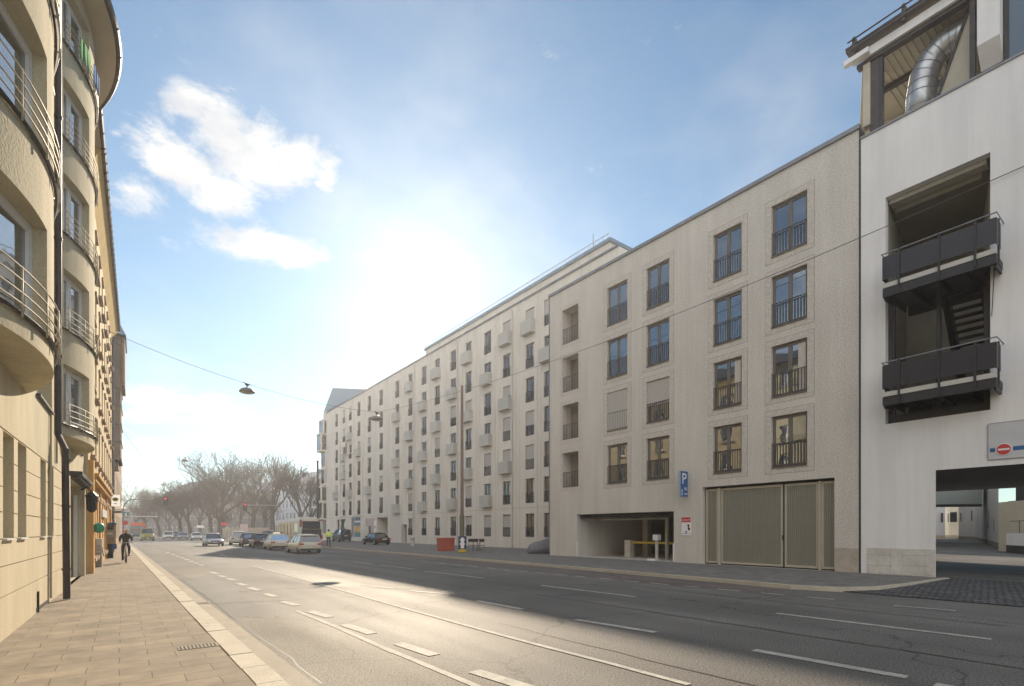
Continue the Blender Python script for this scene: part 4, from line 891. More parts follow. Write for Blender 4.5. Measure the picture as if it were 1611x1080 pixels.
for bi, a in enumerate(BY):
    OP = BOP(bi, a)
    yv = sorted(set([round(a - HB + 2 * HB * i / 40, 4) for i in range(41)] + [v for o_ in OP for v in o_]))
    w = MB().mat(M_bay)
    zb = [4.15] + [v for z in LV for v in (z + .06, z + 1.62)] + [EZ]
    TOP = LV[-1]
    for p0, p1 in zip(yv, yv[1:]):
        inop = any(o_[0] <= (p0 + p1) / 2 <= o_[1] for o_ in OP); x0, x1 = arc(p0, a), arc(p1, a)
        for i in range(len(zb) - 1):
            if inop and i % 2 == 1:
                z0, z1 = zb[i], zb[i + 1]; i0, i1 = arc(p0, a, -.16), arc(p1, a, -.16)
                w.quad((x0, p0, z0), (x1, p1, z0), (i1 - .25, p1, z0), (i0 - .25, p0, z0)); w.quad((x0, p0, z1), (x1, p1, z1), (i1 - .25, p1, z1), (i0 - .25, p0, z1))
            else: w.quad((x0, p0, zb[i]), (x1, p1, zb[i]), (x1, p1, zb[i + 1]), (x0, p0, zb[i + 1]))
    w.f.append(tuple(range(len(w.v), len(w.v) + len(yv)))); w.m.append(0); w.v += [(arc(y, a), y, 4.15) for y in yv]
    for o_ in OP:
        for i in range(1, len(zb) - 1, 2):
            for y in o_: w.quad((arc(y, a), y, zb[i]), (arc(y, a) - .5, y, zb[i]), (arc(y, a) - .5, y, zb[i + 1]), (arc(y, a), y, zb[i + 1]))
    bw = part(w, 'curved_bay', lb, world=False)
    for li, z in enumerate(LV):
        # slab edge and rails following the curve
        ya_ = [a - HB + .05 + (2 * HB - .1) * i / 32 for i in range(33)]
        m = MB().mat(M_dmetal); m.tube([(max(arc(y, a, .035), 0.02), y, z + .03) for y in ya_], .03, 5)
        sl = part(m, 'slab_edge', lb, world=False)
        m = MB().mat(M_lrail)
        for h_ in (.12, .26, .42, .58): m.tube([(max(arc(y, a, .08), .05), y, z + h_) for y in ya_], .011, 5)
        for i in range(1, 32, 5): y = ya_[i]; m.tube([(arc(y, a, .08), y, z - .05), (arc(y, a, .08), y, z + .60)], .013, 4)
        part(m, 'balcony_rail', lb, world=False, smooth=True)
        for o_ in OP:
            p0, p1 = Vector((arc(o_[0], a, -.16), o_[0], 0)), Vector((arc(o_[1], a, -.16), o_[1], 0)); mid = (p0 + p1) / 2; wd = (p1 - p0).length; ang_ = math.atan2(-(p1.x - p0.x), p1.y - p0.y)
            f = link('window', window_frame(wd, 1.56, 2, M_wframe, fw=.075).mesh('window'), lb, (mid.x, mid.y, z + .06)); f.rotation_euler[2] = math.pi + ang_
            link('pane', pane(wd, 1.56, M_glass).mesh('pane'), f)
            m = MB().mat(M_curt); m.box(.045, .055, -wd / 2 + .1, -wd / 2 + .34, .06, 1.5); link('curtain', m.mesh('curtain'), f)
# eaves: boarded soffit, fascia and gutter, swinging out over the bays
def eave_x(y):
    x = .50
    for a in BY:
        if abs(y - a) < 3.0: x = max(x, arc(y, a, 0, 3.0, .60) + .50)
    return x
yy = [-8 + 33.3 * i / 220 for i in range(221)]
m = MB().mat(mat('soffit_render', (.50, .44, .33), .9, .08, 1))
for p0, p1 in zip(yy, yy[1:]): m.quad((-.1, p0, EZ), (eave_x(p0), p0, EZ), (eave_x(p1), p1, EZ), (-.1, p1, EZ))
part(m, 'eaves_soffit', lb, world=False)
m = MB().mat(M_dmetal); 
for p0, p1 in zip(yy, yy[1:]): x0, x1 = eave_x(p0) + .004, eave_x(p1) + .004; m.quad((x0, p0, EZ - .02), (x1, p1, EZ - .02), (x1, p1, EZ + .22), (x0, p0, EZ + .22)); m.quad((x0, p0, EZ + .22), (x1, p1, EZ + .22), (-4, p1, EZ + 2.6), (-4, p0, EZ + 2.6))
m.tube([(eave_x(y) + .07, y, EZ + .10) for y in yy], .075, 6)
for i in range(4, 221, 7): y = yy[i]; m.tube([(eave_x(y) + .07, y - .01, EZ + .1), (eave_x(y) + .07, y + .01, EZ + .1)], .088, 6)
part(m, 'gutter', lb, world=False)
m = MB().mat(M_dmetal); yp = 16.3
m.tube([(.10, yp, EZ), (.10, yp, 3.95), (.24, yp - .12, 3.6), (.27, yp - .14, .02)], .072, 10)
for z in (14.5, 11.5, 8.6, 5.8, 3.3, 2.2, .7): xx = .10 if z > 4 else .26; yq = yp if z > 4 else yp - .13; m.tube([(xx, yq, z), (xx, yq, z + .05)], .088, 10)
part(m, 'downpipe', lb, world=False, smooth=False)
m = MB().mat(M_bayw); m.tube([(.03, yp - .55, EZ), (.03, yp - .55, .1)], .022, 6); m.tube([(.03, yp + .5, EZ), (.03, yp + .5, 3.3)], .025, 6); part(m, 'cable_pipe', lb, world=False)
m = MB().mat(M_dark); m.box(-.01, .012, 13.9, 15.4, .02, .10); m.box(0, .03, 14.0, 14.06, .0, .42); part(m, 'basement_vent', lb, world=False)
m = MB().mat(mat('grey_green_door', (.16, .17, .13), .7, .1, 2)); y0, y1 = DRW[:2]; m.box(-.6, -.55, y0, y1, 0, 3.2); m.box(-.55, -.50, y0 + .3, y0 + 1.6, 0, 2.3); m.mat(M_wframe); m.box(-.2, -.1, y1 - .25, y1 - .02, .0, 2.9); part(m, 'entrance', lb, world=False)
m = MB().mat(M_dmetal); m.box(0, .30, y0 - .4, y1 + .5, 3.30, 3.42); m.box(0, .22, y0 - .3, y1 + .4, 3.22, 3.30); part(m, 'door_canopy', lb, world=False)
m = MB().mat(M_bayw); m.box(-.0, .09, 18.9, 19.25, 0, 3.2); m.box(0, .09, 24.2, 24.5, 0, 3.2); part(m, 'door_pilaster', lb, world=False)
def lpt(x, y, z): c, s_ = math.cos(LR), math.sin(LR); return (LO[0] + x * c - y * s_, LO[1] + x * s_ + y * c, z)
o = thing('wall_lantern', 'black iron lantern bracketed beside the house entrance before the orange front', 'lamp', lpt(0, 23.9, 2.2), LR)
m = MB().mat(M_black); m.tube([(0, 0, .9), (.16, 0, 1.0), (.30, 0, .85)], .03, 6); m.lathe((.30, 0, .1), [(.05, 0), (.14, .1), (.17, .55), (.2, .6), (.05, .75)], 8); part(m, 'lantern', o, world=False)
for nm, col, y0, y1, lab, cc in (('cloth', (.03, .16, .42), 18.9, 19.5, 'blue cloth hung over the topmost curved balcony rail', 'cloth'), ('cloth', (.10, .30, .12), 18.1, 18.7, 'green cloth beside the blue one on the topmost balcony rail', 'cloth')):
    z = LV[4]; o = thing(nm, lab, cc, lpt(arc(y0, 20.0, .14), y0, z + .6), LR); m = MB().mat(mat(lab[:5] + '_fabric', col, .9, .2, 4))
    n = 8
    for i in range(n):
        a0 = y0 + (y1 - y0) * i / n; a1 = y0 + (y1 - y0) * (i + 1) / n; b0, b1 = arc(a0, 20., .155) + .01 * (i % 2), arc(a1, 20., .155) + .01 * ((i + 1) % 2)
        ox, oy, oz = arc(y0, 20., .14), y0, z + .6
        m.quad((b0 - ox, a0 - oy, .0), (b1 - ox, a1 - oy, 0), (b1 - ox, a1 - oy, -.5 - .04 * (i % 3)), (b0 - ox, a0 - oy, -.5 - .04 * ((i + 2) % 3)))
    part(m, 'fabric', o, world=False, smooth=True); sm = o.children[0].modifiers.new('t', 'SOLIDIFY'); sm.thickness = .012

# orange fronted house
ob = thing('orange_house', 'house with an orange ground floor and cream upper storeys beyond the curved bays', 'apartment house', LO, LR)
O0, O1, OX = 25.3, 47.6, .12
gw = [(y, y + .95, .55, 3.0, .2) for y in (26.9, 28.6, 30.3, 33.0, 34.8, 36.6, 39.3, 41.1, 43.0, 45.0)]
w = MB().mat(M_orange); wallx(w, OX, O0, O1, -.1, 3.6, gw, .2, -1); w.box(OX, OX + .16, O0 + .02, O0 + .55, 0, 4.35); 
for y in (32.0, 38.4, 44.2): w.box(OX, OX + .07, y, y + .4, 0, 3.55)
part(w, 'ground_floor_wall', ob, world=False)
w = MB().mat(M_orange); w.box(OX - .1, OX + .20, O0 + .56, O1, 3.6, 3.78); w.box(OX - .1, OX + .30, O0 + .56, O1, 3.78, 3.9); part(w, 'cornice', ob, world=False)
uw = [(y, y + 1.05, z, z + 1.75, .18) for z in (4.7, 7.5, 10.3, 13.0) for y in (26.6, 29.2, 31.8, 34.4, 37.0, 39.6, 42.2, 44.8)]
w = MB().mat(M_cream); wallx(w, OX, O0, O1, 3.6, 15.6, uw, .18, -1); bodyback(w, OX, -12, O0, O1, -.1, 16.4); part(w, 'upper_wall', ob, world=False)
w0 = None
for a, b, z0, z1, d in gw + uw:
    if w0 is None: w0 = link('window', window_frame(1, 1, 2, M_wframe, fw=.06).mesh('window'), ob); link('pane', pane(1, 1, M_glass).mesh('pane'), w0); m = MB().mat(M_brown); m.box(-.30, -.0, -.6, .6, -.07, -.005); link('sill', m.mesh('sill'), w0); m = MB().mat(M_brown); m.box(-.22, -.15, -.6, .6, 1.01, 1.09); link('window_hood', m.mesh('window_hood'), w0); o = w0
    else: o = copy_tree(w0, ob)
    o.location = (OX - .15, (a + b) / 2, z0); o.rotation_euler[2] = math.pi; o.scale = (1, b - a, z1 - z0)
m = MB().mat(mat('yellow_cove', (.62, .42, .13), .9, .08, 1)); m.quad((OX, O0, 15.55), (OX + .38, O0, 16.35), (OX + .38, O1, 16.35), (OX, O1, 15.55)); m.quad((OX, O0, 15.55), (OX + .38, O0, 16.35), (OX, O0, 16.4)); part(m, 'eaves_cove', ob, world=False)
m = MB().mat(M_dmetal); m.tube([(OX + .44, O0, 16.42), (OX + .44, O1, 16.42)], .09, 6); m.quad((OX + .39, O0, 16.36), (OX + .39, O1, 16.36), (-4, O1, 19), (-4, O0, 19))
for i in range(34): y = O0 + .3 + i * .65; m.tube([(OX + .44, y, 16.42), (OX + .44, y + .03, 16.42)], .11, 6)
part(m, 'gutter', ob, world=False)
m = MB().mat(M_grey); m.tube([(OX + .1, O1 - .15, 16.2), (OX + .1, O1 - .15, .1)], .07, 8); part(m, 'downpipe', ob, world=False)
m = MB().mat(M_signw); m.box(OX + .05, OX + .11, 33.0, 37.5, 2.35, 2.75); part(m, 'fascia_board', ob, world=False)
# brown corner house with an oriel
bb = thing('oriel_house', 'rosy brown house with a banded oriel and slate hood past the orange front', 'apartment house', LO, LR)
w = MB().mat(M_brown); B0 = 47.7
bw_ = [(y, y + 1.1, z, z + 2.0, .2) for z in (1.0, 4.6, 7.8, 11.0, 14.0) for y in (55.5, 59, 62.5, 66, 70)] + [(49.3, 50.4, .9, 3.2, .2), (49.3, 50.3, 4.0, 5.9, .2)]
wallx(w, .15, B0, 76, -.1, 16.6, bw_, .2, -1); bodyback(w, .15, -12, B0, 76, -.1, 16.6); part(w, 'wall', bb, world=False)
m = MB().mat(M_brown); m.prism([(.15, 48.1), (.62, 48.5), (.62, 52.5), (.15, 53)], 6.9, 16.3); m.prism([(.15, 48.6), (.45, 49), (.45, 52), (.15, 52.4)], 6.4, 6.9)
for z in (6.9, 8.3, 9.6, 11.0, 12.3, 13.9, 15.6): m.prism([(.15, 48.02), (.68, 48.42), (.68, 52.58), (.15, 53.08)], z, z + .14)
part(m, 'oriel', bb, world=False)
m = MB().mat(M_dark)
for z in (8.6, 11.3, 14.0): m.box(.6, .622, 49.3, 51.7, z, z + .0 + 1.2) if 0 else m.box(.621, .63, 49.2, 51.8, z - .05 + .2, z + 1.0)
part(m, 'oriel_window', bb, world=False)
m = MB().mat(M_zinc); m.quad((.15, 47.9, 16.4), (.95, 48.2, 16.3), (.15, 50.5, 18.6)); m.quad((.95, 48.2, 16.3), (.95, 53, 16.3), (.15, 50.5, 18.6)); m.quad((.15, 47.9, 16.38), (.95, 48.2, 16.28), (.95, 53, 16.28), (.15, 53.2, 16.38)); m.quad((.15, B0, 16.62), (.15, 76, 16.62), (-4, 76, 19.5), (-4, B0, 19.5)); m.quad((.15, B0, 16.62), (-4, B0, 19.5), (-8, B0, 16.6)); part(m, 'slate_roof', bb, world=False)
m = MB().mat(M_brown); m.box(.66, .86, 48.5, 52.4, 12.6, 16.2); part(m, 'oriel_cornice', bb, world=False)
m = MB().mat(M_rail)
for z in (4.0, 3.2): m.tube([(.15, 48.0, z), (.7, 48.2, z), (.7, 51.5, z), (.15, 51.6, z)], .02, 5)
m.box(.15, .66, 48.2, 51.4, 3.02, 3.12); part(m, 'balcony_rail', bb, world=False)
for z in (0,): 
    m = MB().mat(M_dark); [m.box(-.04, -.02, a, b, z0, z1) for a, b, z0, z1, d in bw_]; part(m, 'window_glass', bb, world=False)

# ------------------------------------------------------------------ vehicles (built heading +Y, origin on the road under the middle)
def paint(name, col, metal=.3, rough=.3):
    return mat(name, col, rough, .06, 1.5, metal=metal)
def loft(mb, secs, cap=True):
    n = len(secs[0]); i0 = len(mb.v)
    for s_ in secs: mb.v += s_
    for k_ in range(len(secs) - 1):
        for j in range(n): mb.f.append((i0 + k_ * n + j, i0 + k_ * n + (j + 1) % n, i0 + (k_ + 1) * n + (j + 1) % n, i0 + (k_ + 1) * n + j)); mb.m.append(mb.mi)
    if cap: mb.f.append(tuple(i0 + j for j in range(n))[::-1]); mb.f.append(tuple(i0 + (len(secs) - 1) * n + j for j in range(n))); mb.m += [mb.mi] * 2
def wheel_parts(root, xs_, ys_, rad, wid=.2):
    for x in xs_:
        for y in ys_:
            m = MB().mat(M_tyre); m.lathe((x - (wid / 2), y, rad), [(rad * .93, 0), (rad, .03), (rad, wid - .03), (rad * .93, wid)], 20, 'x'); o = part(m, 'wheel', root, world=False)
            m = MB().mat(M_rim); xo = x + (wid / 2 + .002) * (1 if x > 0 else -1); m.lathe((xo - .008, y, rad), [(rad * .62, 0), (rad * .6, .016)], 14, 'x')
            link('rim', m.mesh('rim'), o)
def car(name, label, cat, loc, rz, pm, kind='estate', group=None, Lc=4.6, Wc=1.8, Hc=1.47, sign=False, lights='rear'):
    root = thing(name, label, cat, loc, rz, group); hw = Wc / 2; h2 = Lc / 2
    belt = Hc * (.62 if kind != 'suv' else .6)
    # side stations: y, half width, z bottom, z top
    if kind == 'van':  st = [(-h2, .80, .35, .80 * Hc * .8), (-h2 + .08, .95, .25, belt), (-h2 + 1, 1, .2, belt + .02), (.3, 1, .2, belt + .02), (h2 - 1.0, 1, .2, belt - .02), (h2 - .3, .95, .22, belt * .82), (h2, .80, .32, belt * .62)]
    elif kind == 'saloon': st = [(-h2, .80, .34, belt * .86), (-h2 + .12, .93, .24, belt * .99), (-h2 + .9, 1, .2, belt + .01), (0, 1, .2, belt), (h2 - 1.5, 1, .2, belt - .01), (h2 - .5, .95, .22, belt * .84), (h2 - .1, .86, .26, belt * .70), (h2, .72, .32, belt * .60)]
    else: st = [(-h2, .84, .34, belt * .90), (-h2 + .10, .95, .24, belt), (-h2 + .9, 1, .2, belt + .01), (0, 1, .2, belt), (h2 - 1.4, 1, .2, belt - .01), (h2 - .5, .95, .22, belt * .84), (h2 - .1, .86, .26, belt * .70), (h2, .72, .32, belt * .60)]
    secs = []
    for y, wf, zb, zt in st:
        w_ = hw * wf; q = [(0, zb), (w_ * .85, zb), (w_ * .97, zb + .1), (w_, (zb + zt) * .5), (w_ * .985, zt - .14), (w_ * .90, zt - .01), (w_ * .5, zt + .01), (0, zt + .015)]
        secs.append([(x, y, z) for x, z in q] + [(-x, y, z) for x, z in q[1:-1][::-1]])
    m = MB().mat(pm); loft(m, secs); o = part(m, 'body', root, smooth=True, world=False)
    sb = o.modifiers.new('sub', 'SUBSURF'); sb.levels = sb.render_levels = 2
    # greenhouse: (y, half width at base, half width on top)
    roof = {'estate': (-h2 + .10, -h2 + .42, h2 - 2.15, h2 - 1.35), 'saloon': (-h2 + .55, -h2 + 1.35, h2 - 2.2, h2 - 1.4), 'suv': (-h2 + .10, -h2 + .40, h2 - 1.95, h2 - 1.25), 'van': (-h2 + .04, -h2 + .16, h2 - 1.75, h2 - .95), 'hatch': (-h2 + .08, -h2 + .55, h2 - 2.0, h2 - 1.2)}[kind]
    yb0, yt0, yt1, yb1 = roof; wb_, wt_ = hw * .88, hw * .70; zt = Hc - .05; zb = belt - .03
    m = MB().mat(M_cglass); P0 = [(-wb_, yb0, zb), (wb_, yb0, zb), (wb_, yb1, zb), (-wb_, yb1, zb)]; P1 = [(-wt_, yt0, zt), (wt_, yt0, zt), (wt_, yt1, zt), (-wt_, yt1, zt)]
    for i in range(4): m.quad(P0[i], P0[(i + 1) % 4], P1[(i + 1) % 4], P1[i])
    m.quad(*P1); m.quad(*P0[::-1]); part(m, 'windows', root, world=False)
    m = MB().mat(pm); rs = []
    for y, wf, dz in ((yt0 - .10, .93, -.035), (yt0 + .12, 1.0, .02), ((yt0 + yt1) / 2, 1.02, .045), (yt1 - .12, 1.0, .02), (yt1 + .08, .92, -.03)):
        w_ = wt_ * wf; rs.append([(-w_ - .03, y, zt + dz - .03), (-w_ * .7, y, zt + dz + .02), (0, y, zt + dz + .035), (w_ * .7, y, zt + dz + .02), (w_ + .03, y, zt + dz - .03), (0, y, zt + dz - .03)])
    loft(m, rs); part(m, 'roof', root, smooth=True, world=False)
    for s_ in (-1, 1):
        m = MB().mat(pm); m.tube([(wt_ * s_, yt0 - .02, zt - .01), (wt_ * s_ * 1.01, yt1 + .02, zt - .01)], .035, 5)
        for a, b in ((P0[0], P1[0]), (P0[3], P1[3])): m.tube([(abs(a[0]) * s_, a[1], a[2]), (abs(b[0]) * s_, b[1], b[2])], .04, 5)
        for t in (.36, .66) if kind != 'saloon' else (.5,): m.tube([(wb_ * s_ * 1.0, yb0 + (yb1 - yb0) * t, zb), (wt_ * s_ * 1.0, yt0 + (yt1 - yt0) * t, zt)], .03, 4)
        part(m, 'pillar', root, world=False)
    wheel_parts(root, (-hw + .13, hw - .13), (-h2 + .85, h2 - .88), .325)
    m = MB().mat(M_black)
    m.box(-hw * .8, hw * .8, -h2 - .01, -h2 + .1, .26, .40); part(m, 'rear_bumper', root, world=False, bevel=.03); m = MB().mat(M_black); m.box(-hw * .72, hw * .72, h2 - .06, h2 + .01, .28, .44); part(m, 'front_bumper', root, world=False, bevel=.03)
    zl = belt * .80
    for s_ in (-1, 1):
        m = MB().mat(M_red); m.box(s_ * hw * .55, s_ * hw * .90, -h2 - .012, -h2 + .18, zl - .07, zl + .07); part(m, 'tail_light', root, world=False, bevel=.03)
        m = MB().mat(M_lampw); m.box(s_ * hw * .52, s_ * hw * .82, h2 - .22, h2 - .03, belt * .58, belt * .58 + .13); part(m, 'headlight', root, world=False, bevel=.03)
        m = MB().mat(pm); m.box(s_ * (hw - .02), s_ * (hw + .17), yb1 - .45, yb1 - .33, zb + .02, zb + .15); part(m, 'wing_mirror', root, world=False, bevel=.03)
    m = MB().mat(M_plate); m.box(-.26, .26, -h2 - .02, -h2 - .005, zl - .08, zl + .03); part(m, 'rear_plate', root, world=False)
    m = MB().mat(M_plate); m.box(-.26, .26, h2 + .012, h2 + .02, .42, .52); part(m, 'front_plate', root, world=False)
    m = MB().mat(M_black); m.box(-hw * .42, hw * .42, h2 - .03, h2 + .008, .47, .62); part(m, 'grille', root, world=False)
    if sign: m = MB().mat(emis('taxi_sign', (1, .9, .6), .3)); m.box(-.28, .28, -.15, -.03, Hc, Hc + .13); part(m, 'roof_sign', root, world=False, bevel=.02)
    return root
RZ = -.12
def on_road(px, d): a = PD(px, d); return (a[0], a[1], RZ)
p_cream = paint('cream_car_paint', (.60, .57, .48), .1); p_white = paint('white_car_paint', (.66, .65, .60), .1); p_black = paint('black_car_paint', (.02, .02, .022)); p_silver = paint('silver_car_paint', (.34, .36, .38), .6); p_dkgreen = paint('dark_car_paint', (.035, .035, .032), .3); p_grey = paint('grey_car_paint', (.12, .125, .13), .5); p_blue = paint('blue_grey_car_paint', (.06, .075, .10), .5); p_red = paint('maroon_car_paint', (.16, .04, .03), .2)
G1 = 'cars queuing at the lights'
car('taxi_estate', 'cream estate car at the near end of the queue', 'car', on_road(477, 41.0), -R(2), p_cream, 'estate', G1, 4.75, 1.83, 1.48)
car('taxi_saloon', 'cream saloon with a small roof sign, second in the queue', 'car', on_road(435, 47.5), -R(3), p_cream, 'saloon', G1, 4.7, 1.83, 1.47, sign=True)
car('parked_saloon', 'dark saloon between the cream saloon and the green-grey hatchback in the queue', 'car', on_road(409, 53.5), -R(4), p_dkgreen, 'saloon', G1, 4.6, 1.8, 1.45)
car('hatchback', 'grey hatchback in the queue behind the white off-roader', 'car', on_road(391, 59), -R(4), p_grey, 'hatch', G1, 4.2, 1.75, 1.5)
car('off_roader', 'pale off-roader leading the queue, its back window dark', 'car', on_road(374, 64.5), -R(5), p_white, 'suv', G1, 4.3, 1.8, 1.7)
car('silver_saloon', 'silver saloon driving towards the camera on the empty lane', 'car', on_road(335, 59.0), R(180) - R(1), p_silver, 'saloon', None, 4.7, 1.85, 1.47)
car('blue_grey_van', 'dark blue-grey van-like car parked on the pavement by the shop windows', 'car', (*PD(537, 77), 0), -R(2), p_blue, 'van', None, 4.6, 1.85, 1.82)
car('dark_coupe', 'black low car parked on the pavement before the garage entry of the long block', 'car', (*PD(591, 60), 0), R(3), p_black, 'saloon', None, 4.6, 1.82, 1.40)
G2 = 'cars waiting at the far junction'
car('light_car', 'pale car left of the silver saloon, facing the camera', 'car', on_road(309, 95), R(177), p_white, 'saloon', G2, 4.4, 1.8, 1.45)
car('blue_car', 'grey car facing the camera, third from the left at the far junction', 'car', on_road(288, 102), R(177), p_silver, 'saloon', G2, 4.4, 1.8, 1.48)
car('small_car', 'dark small car squeezed between two pale cars at the far junction', 'car', on_road(276.5, 108), R(177), p_black, 'hatch', G2, 4.1, 1.75, 1.5)
car('pale_suv', 'leftmost pale car in the row facing the camera at the far junction', 'car', on_road(265, 106), R(177), p_white, 'suv', G2, 4.4, 1.8, 1.6)
car('dark_van', 'dark car standing beyond the queue, left of the bus', 'car', on_road(421, 78), -R(4), p_grey, 'hatch', None, 4.3, 1.8, 1.75)
car('maroon_car', 'reddish brown car beside the bus, behind the cream saloon', 'car', on_road(437, 66), -R(4), p_red, 'suv', None, 4.2, 1.75, 1.55)
# bus
bx, by = PD(490, 58.5)
bus = thing('city_bus', 'white city bus with red corners, its dark rear window facing the camera', 'bus', (bx, by, RZ), -R(1.5))
M_busw = paint('bus_white', (.60, .57, .50), .0, .4); M_busr = paint('bus_red', (.32, .035, .03), .0, .35); M_busd = mat('bus_dark', (.03, .032, .038), .3, .1)
m = MB().mat(M_busw); m.extr([(-1.27, .35), (1.27, .35), (1.27, 2.9), (1.18, 3.12), (-1.18, 3.12), (-1.27, 2.9)], 'y', 0, 12); part(m, 'body', bus, world=False, bevel=.06)
m = MB().mat(M_busw); m.box(-.9, .9, 1, 3.4, 3.10, 3.32); m.box(-.8, .8, 7, 9.5, 3.10, 3.30); part(m, 'roof_unit', bus, world=False, bevel=.05)
m = MB().mat(M_cglass); m.box(-1.0, .98, -.03, .05, 1.95, 2.85); part(m, 'rear_window', bus, world=False, bevel=.04)
m = MB().mat(M_busd); m.box(-1.05, 1.1, -.022, .03, .55, 1.93); m.mat(M_black); [m.box(-.8, .8, -.03, -.02, .7 + .1 * i, .74 + .1 * i) for i in range(7)]; part(m, 'engine_cover', bus, world=False)
m = MB().mat(M_busr); m.box(-1.28, -1.05, -.025, .02, 2.2, 3.0); m.box(.72, 1.28, -.028, .02, 2.88, 3.06); m.box(-1.275, 1.275, -.02, .06, .36, .54); part(m, 'red_panel', bus, world=False)
for s_ in (-1, 1): m = MB().mat(M_red); m.box(s_ * 1.08, s_ * 1.22, -.04, .02, .75, 1.25); part(m, 'tail_light', bus, world=False, bevel=.01)
m = MB().mat(M_cglass)
for i in range(6): m.box(-1.285, -1.262, .9 + i * 1.78, .9 + i * 1.78 + 1.6, 1.25, 2.55); m.box(1.262, 1.285, .9 + i * 1.78, .9 + i * 1.78 + 1.6, 1.25, 2.55)
m.mat(mat('bus_gold_tone', (.72, .55, .33), .4, .3, 1.5)); [m.box(-1.292, -1.284, 2.7 + i * 1.78, 2.7 + i * 1.78 + 1.3, .75, 2.75) for i in range(5)]  # gold-coloured patches over the left-hand side windows
part(m, 'side_windows', bus, world=False)
wheel_parts(bus, (-1.10, 1.10), (2.6, 9.0), .48, .28)
m = MB().mat(M_plate); m.box(-.27, .27, -.035, -.022, .62, .73); part(m, 'rear_plate', bus, world=False)
# lorries far left
def lorry(label, loc, rz, cabm, boxm, n):
    o = thing('lorry', label, 'lorry', loc, rz)
    m = MB().mat(cabm); m.extr([(0, .5), (1.9, .5), (1.9, 2.3), (1.5, 2.75), (0, 2.75)], 'x', -1.15, 1.15) ; part(m, 'cab', o, world=False, bevel=.06)
    m = MB().mat(M_cglass); m.quad((-1.0, 1.93, 1.45), (1.0, 1.93, 1.45), (1.0, 1.62, 2.62 if 0 else 2.5), (-1.0, 1.62, 2.5)); m.quad((-1.0, 1.915, 1.45), (1.0, 1.915, 1.45), (1.0, 1.915, 2.25), (-1.0, 1.915, 2.25)); part(m, 'windscreen', o, world=False)
    m = MB().mat(boxm); m.box(-1.22, 1.22, -5.2, -.15, 1.0, 3.5); [m.box(-1.26, 1.26, -5.1 + i * .98, -5.02 + i * .98, 1.0, 3.5) for i in range(6)]; part(m, 'load_box', o, world=False)
    wheel_parts(o, (-1.0, 1.0), (1.0, -3.8), .45, .26)
    m = MB().mat(M_black); m.box(-1.1, 1.1, 1.85, 1.96, .45, .8); part(m, 'bumper', o, world=False)
    for s_ in (-1, 1): m = MB().mat(M_lampw); m.box(s_ * .75, s_ * 1.05, 1.92, 1.97, .82, 1.0); part(m, 'headlight', o, world=False)
    return o
lorry('lorry with a tall orange load box, farthest left on the road', on_road(216, 112), R(176), paint('lorry_slate', (.10, .13, .16), 0), paint('lorry_orange', (.62, .13, .03), 0, .5), 1)
lo2 = car('delivery_van', 'yellow-green fronted van beside the orange lorry', 'van', on_road(231.5, 88), R(180), paint('van_lime', (.22, .20, .03), 0, .4), 'van', None, 5.0, 1.95, 2.2)

# ------------------------------------------------------------------ people
M_skin = mat('skin', (.50, .30, .21), .6, .06, 8)
def skin_figure(name, parent, verts, edges, matfn, mats, sub=2):
    me = bpy.data.meshes.new(name); me.from_pydata([v[:3] for v in verts], edges, []); o = bpy.data.objects.new(name, me); C.objects.link(o)
    sk = o.modifiers.new('skin', 'SKIN'); sk.use_smooth_shade = True; sk.branch_smoothing = .4
    for i, v in enumerate(verts): r_ = v[3]; me.skin_vertices[0].data[i].radius = r_ if isinstance(r_, tuple) else (r_, r_)
    me.skin_vertices[0].data[0].use_root = True
    s2 = o.modifiers.new('sub', 'SUBSURF'); s2.levels = s2.render_levels = sub
    bpy.context.view_layer.update(); dg = bpy.context.evaluated_depsgraph_get(); m2 = bpy.data.meshes.new_from_object(o.evaluated_get(dg)); bpy.data.objects.remove(o)
    m2.name = name; m2.materials.clear()
    for m in mats: m2.materials.append(m)
    for p in m2.polygons: p.material_index = matfn(p.center); p.use_smooth = True
    return link(name, m2, parent)
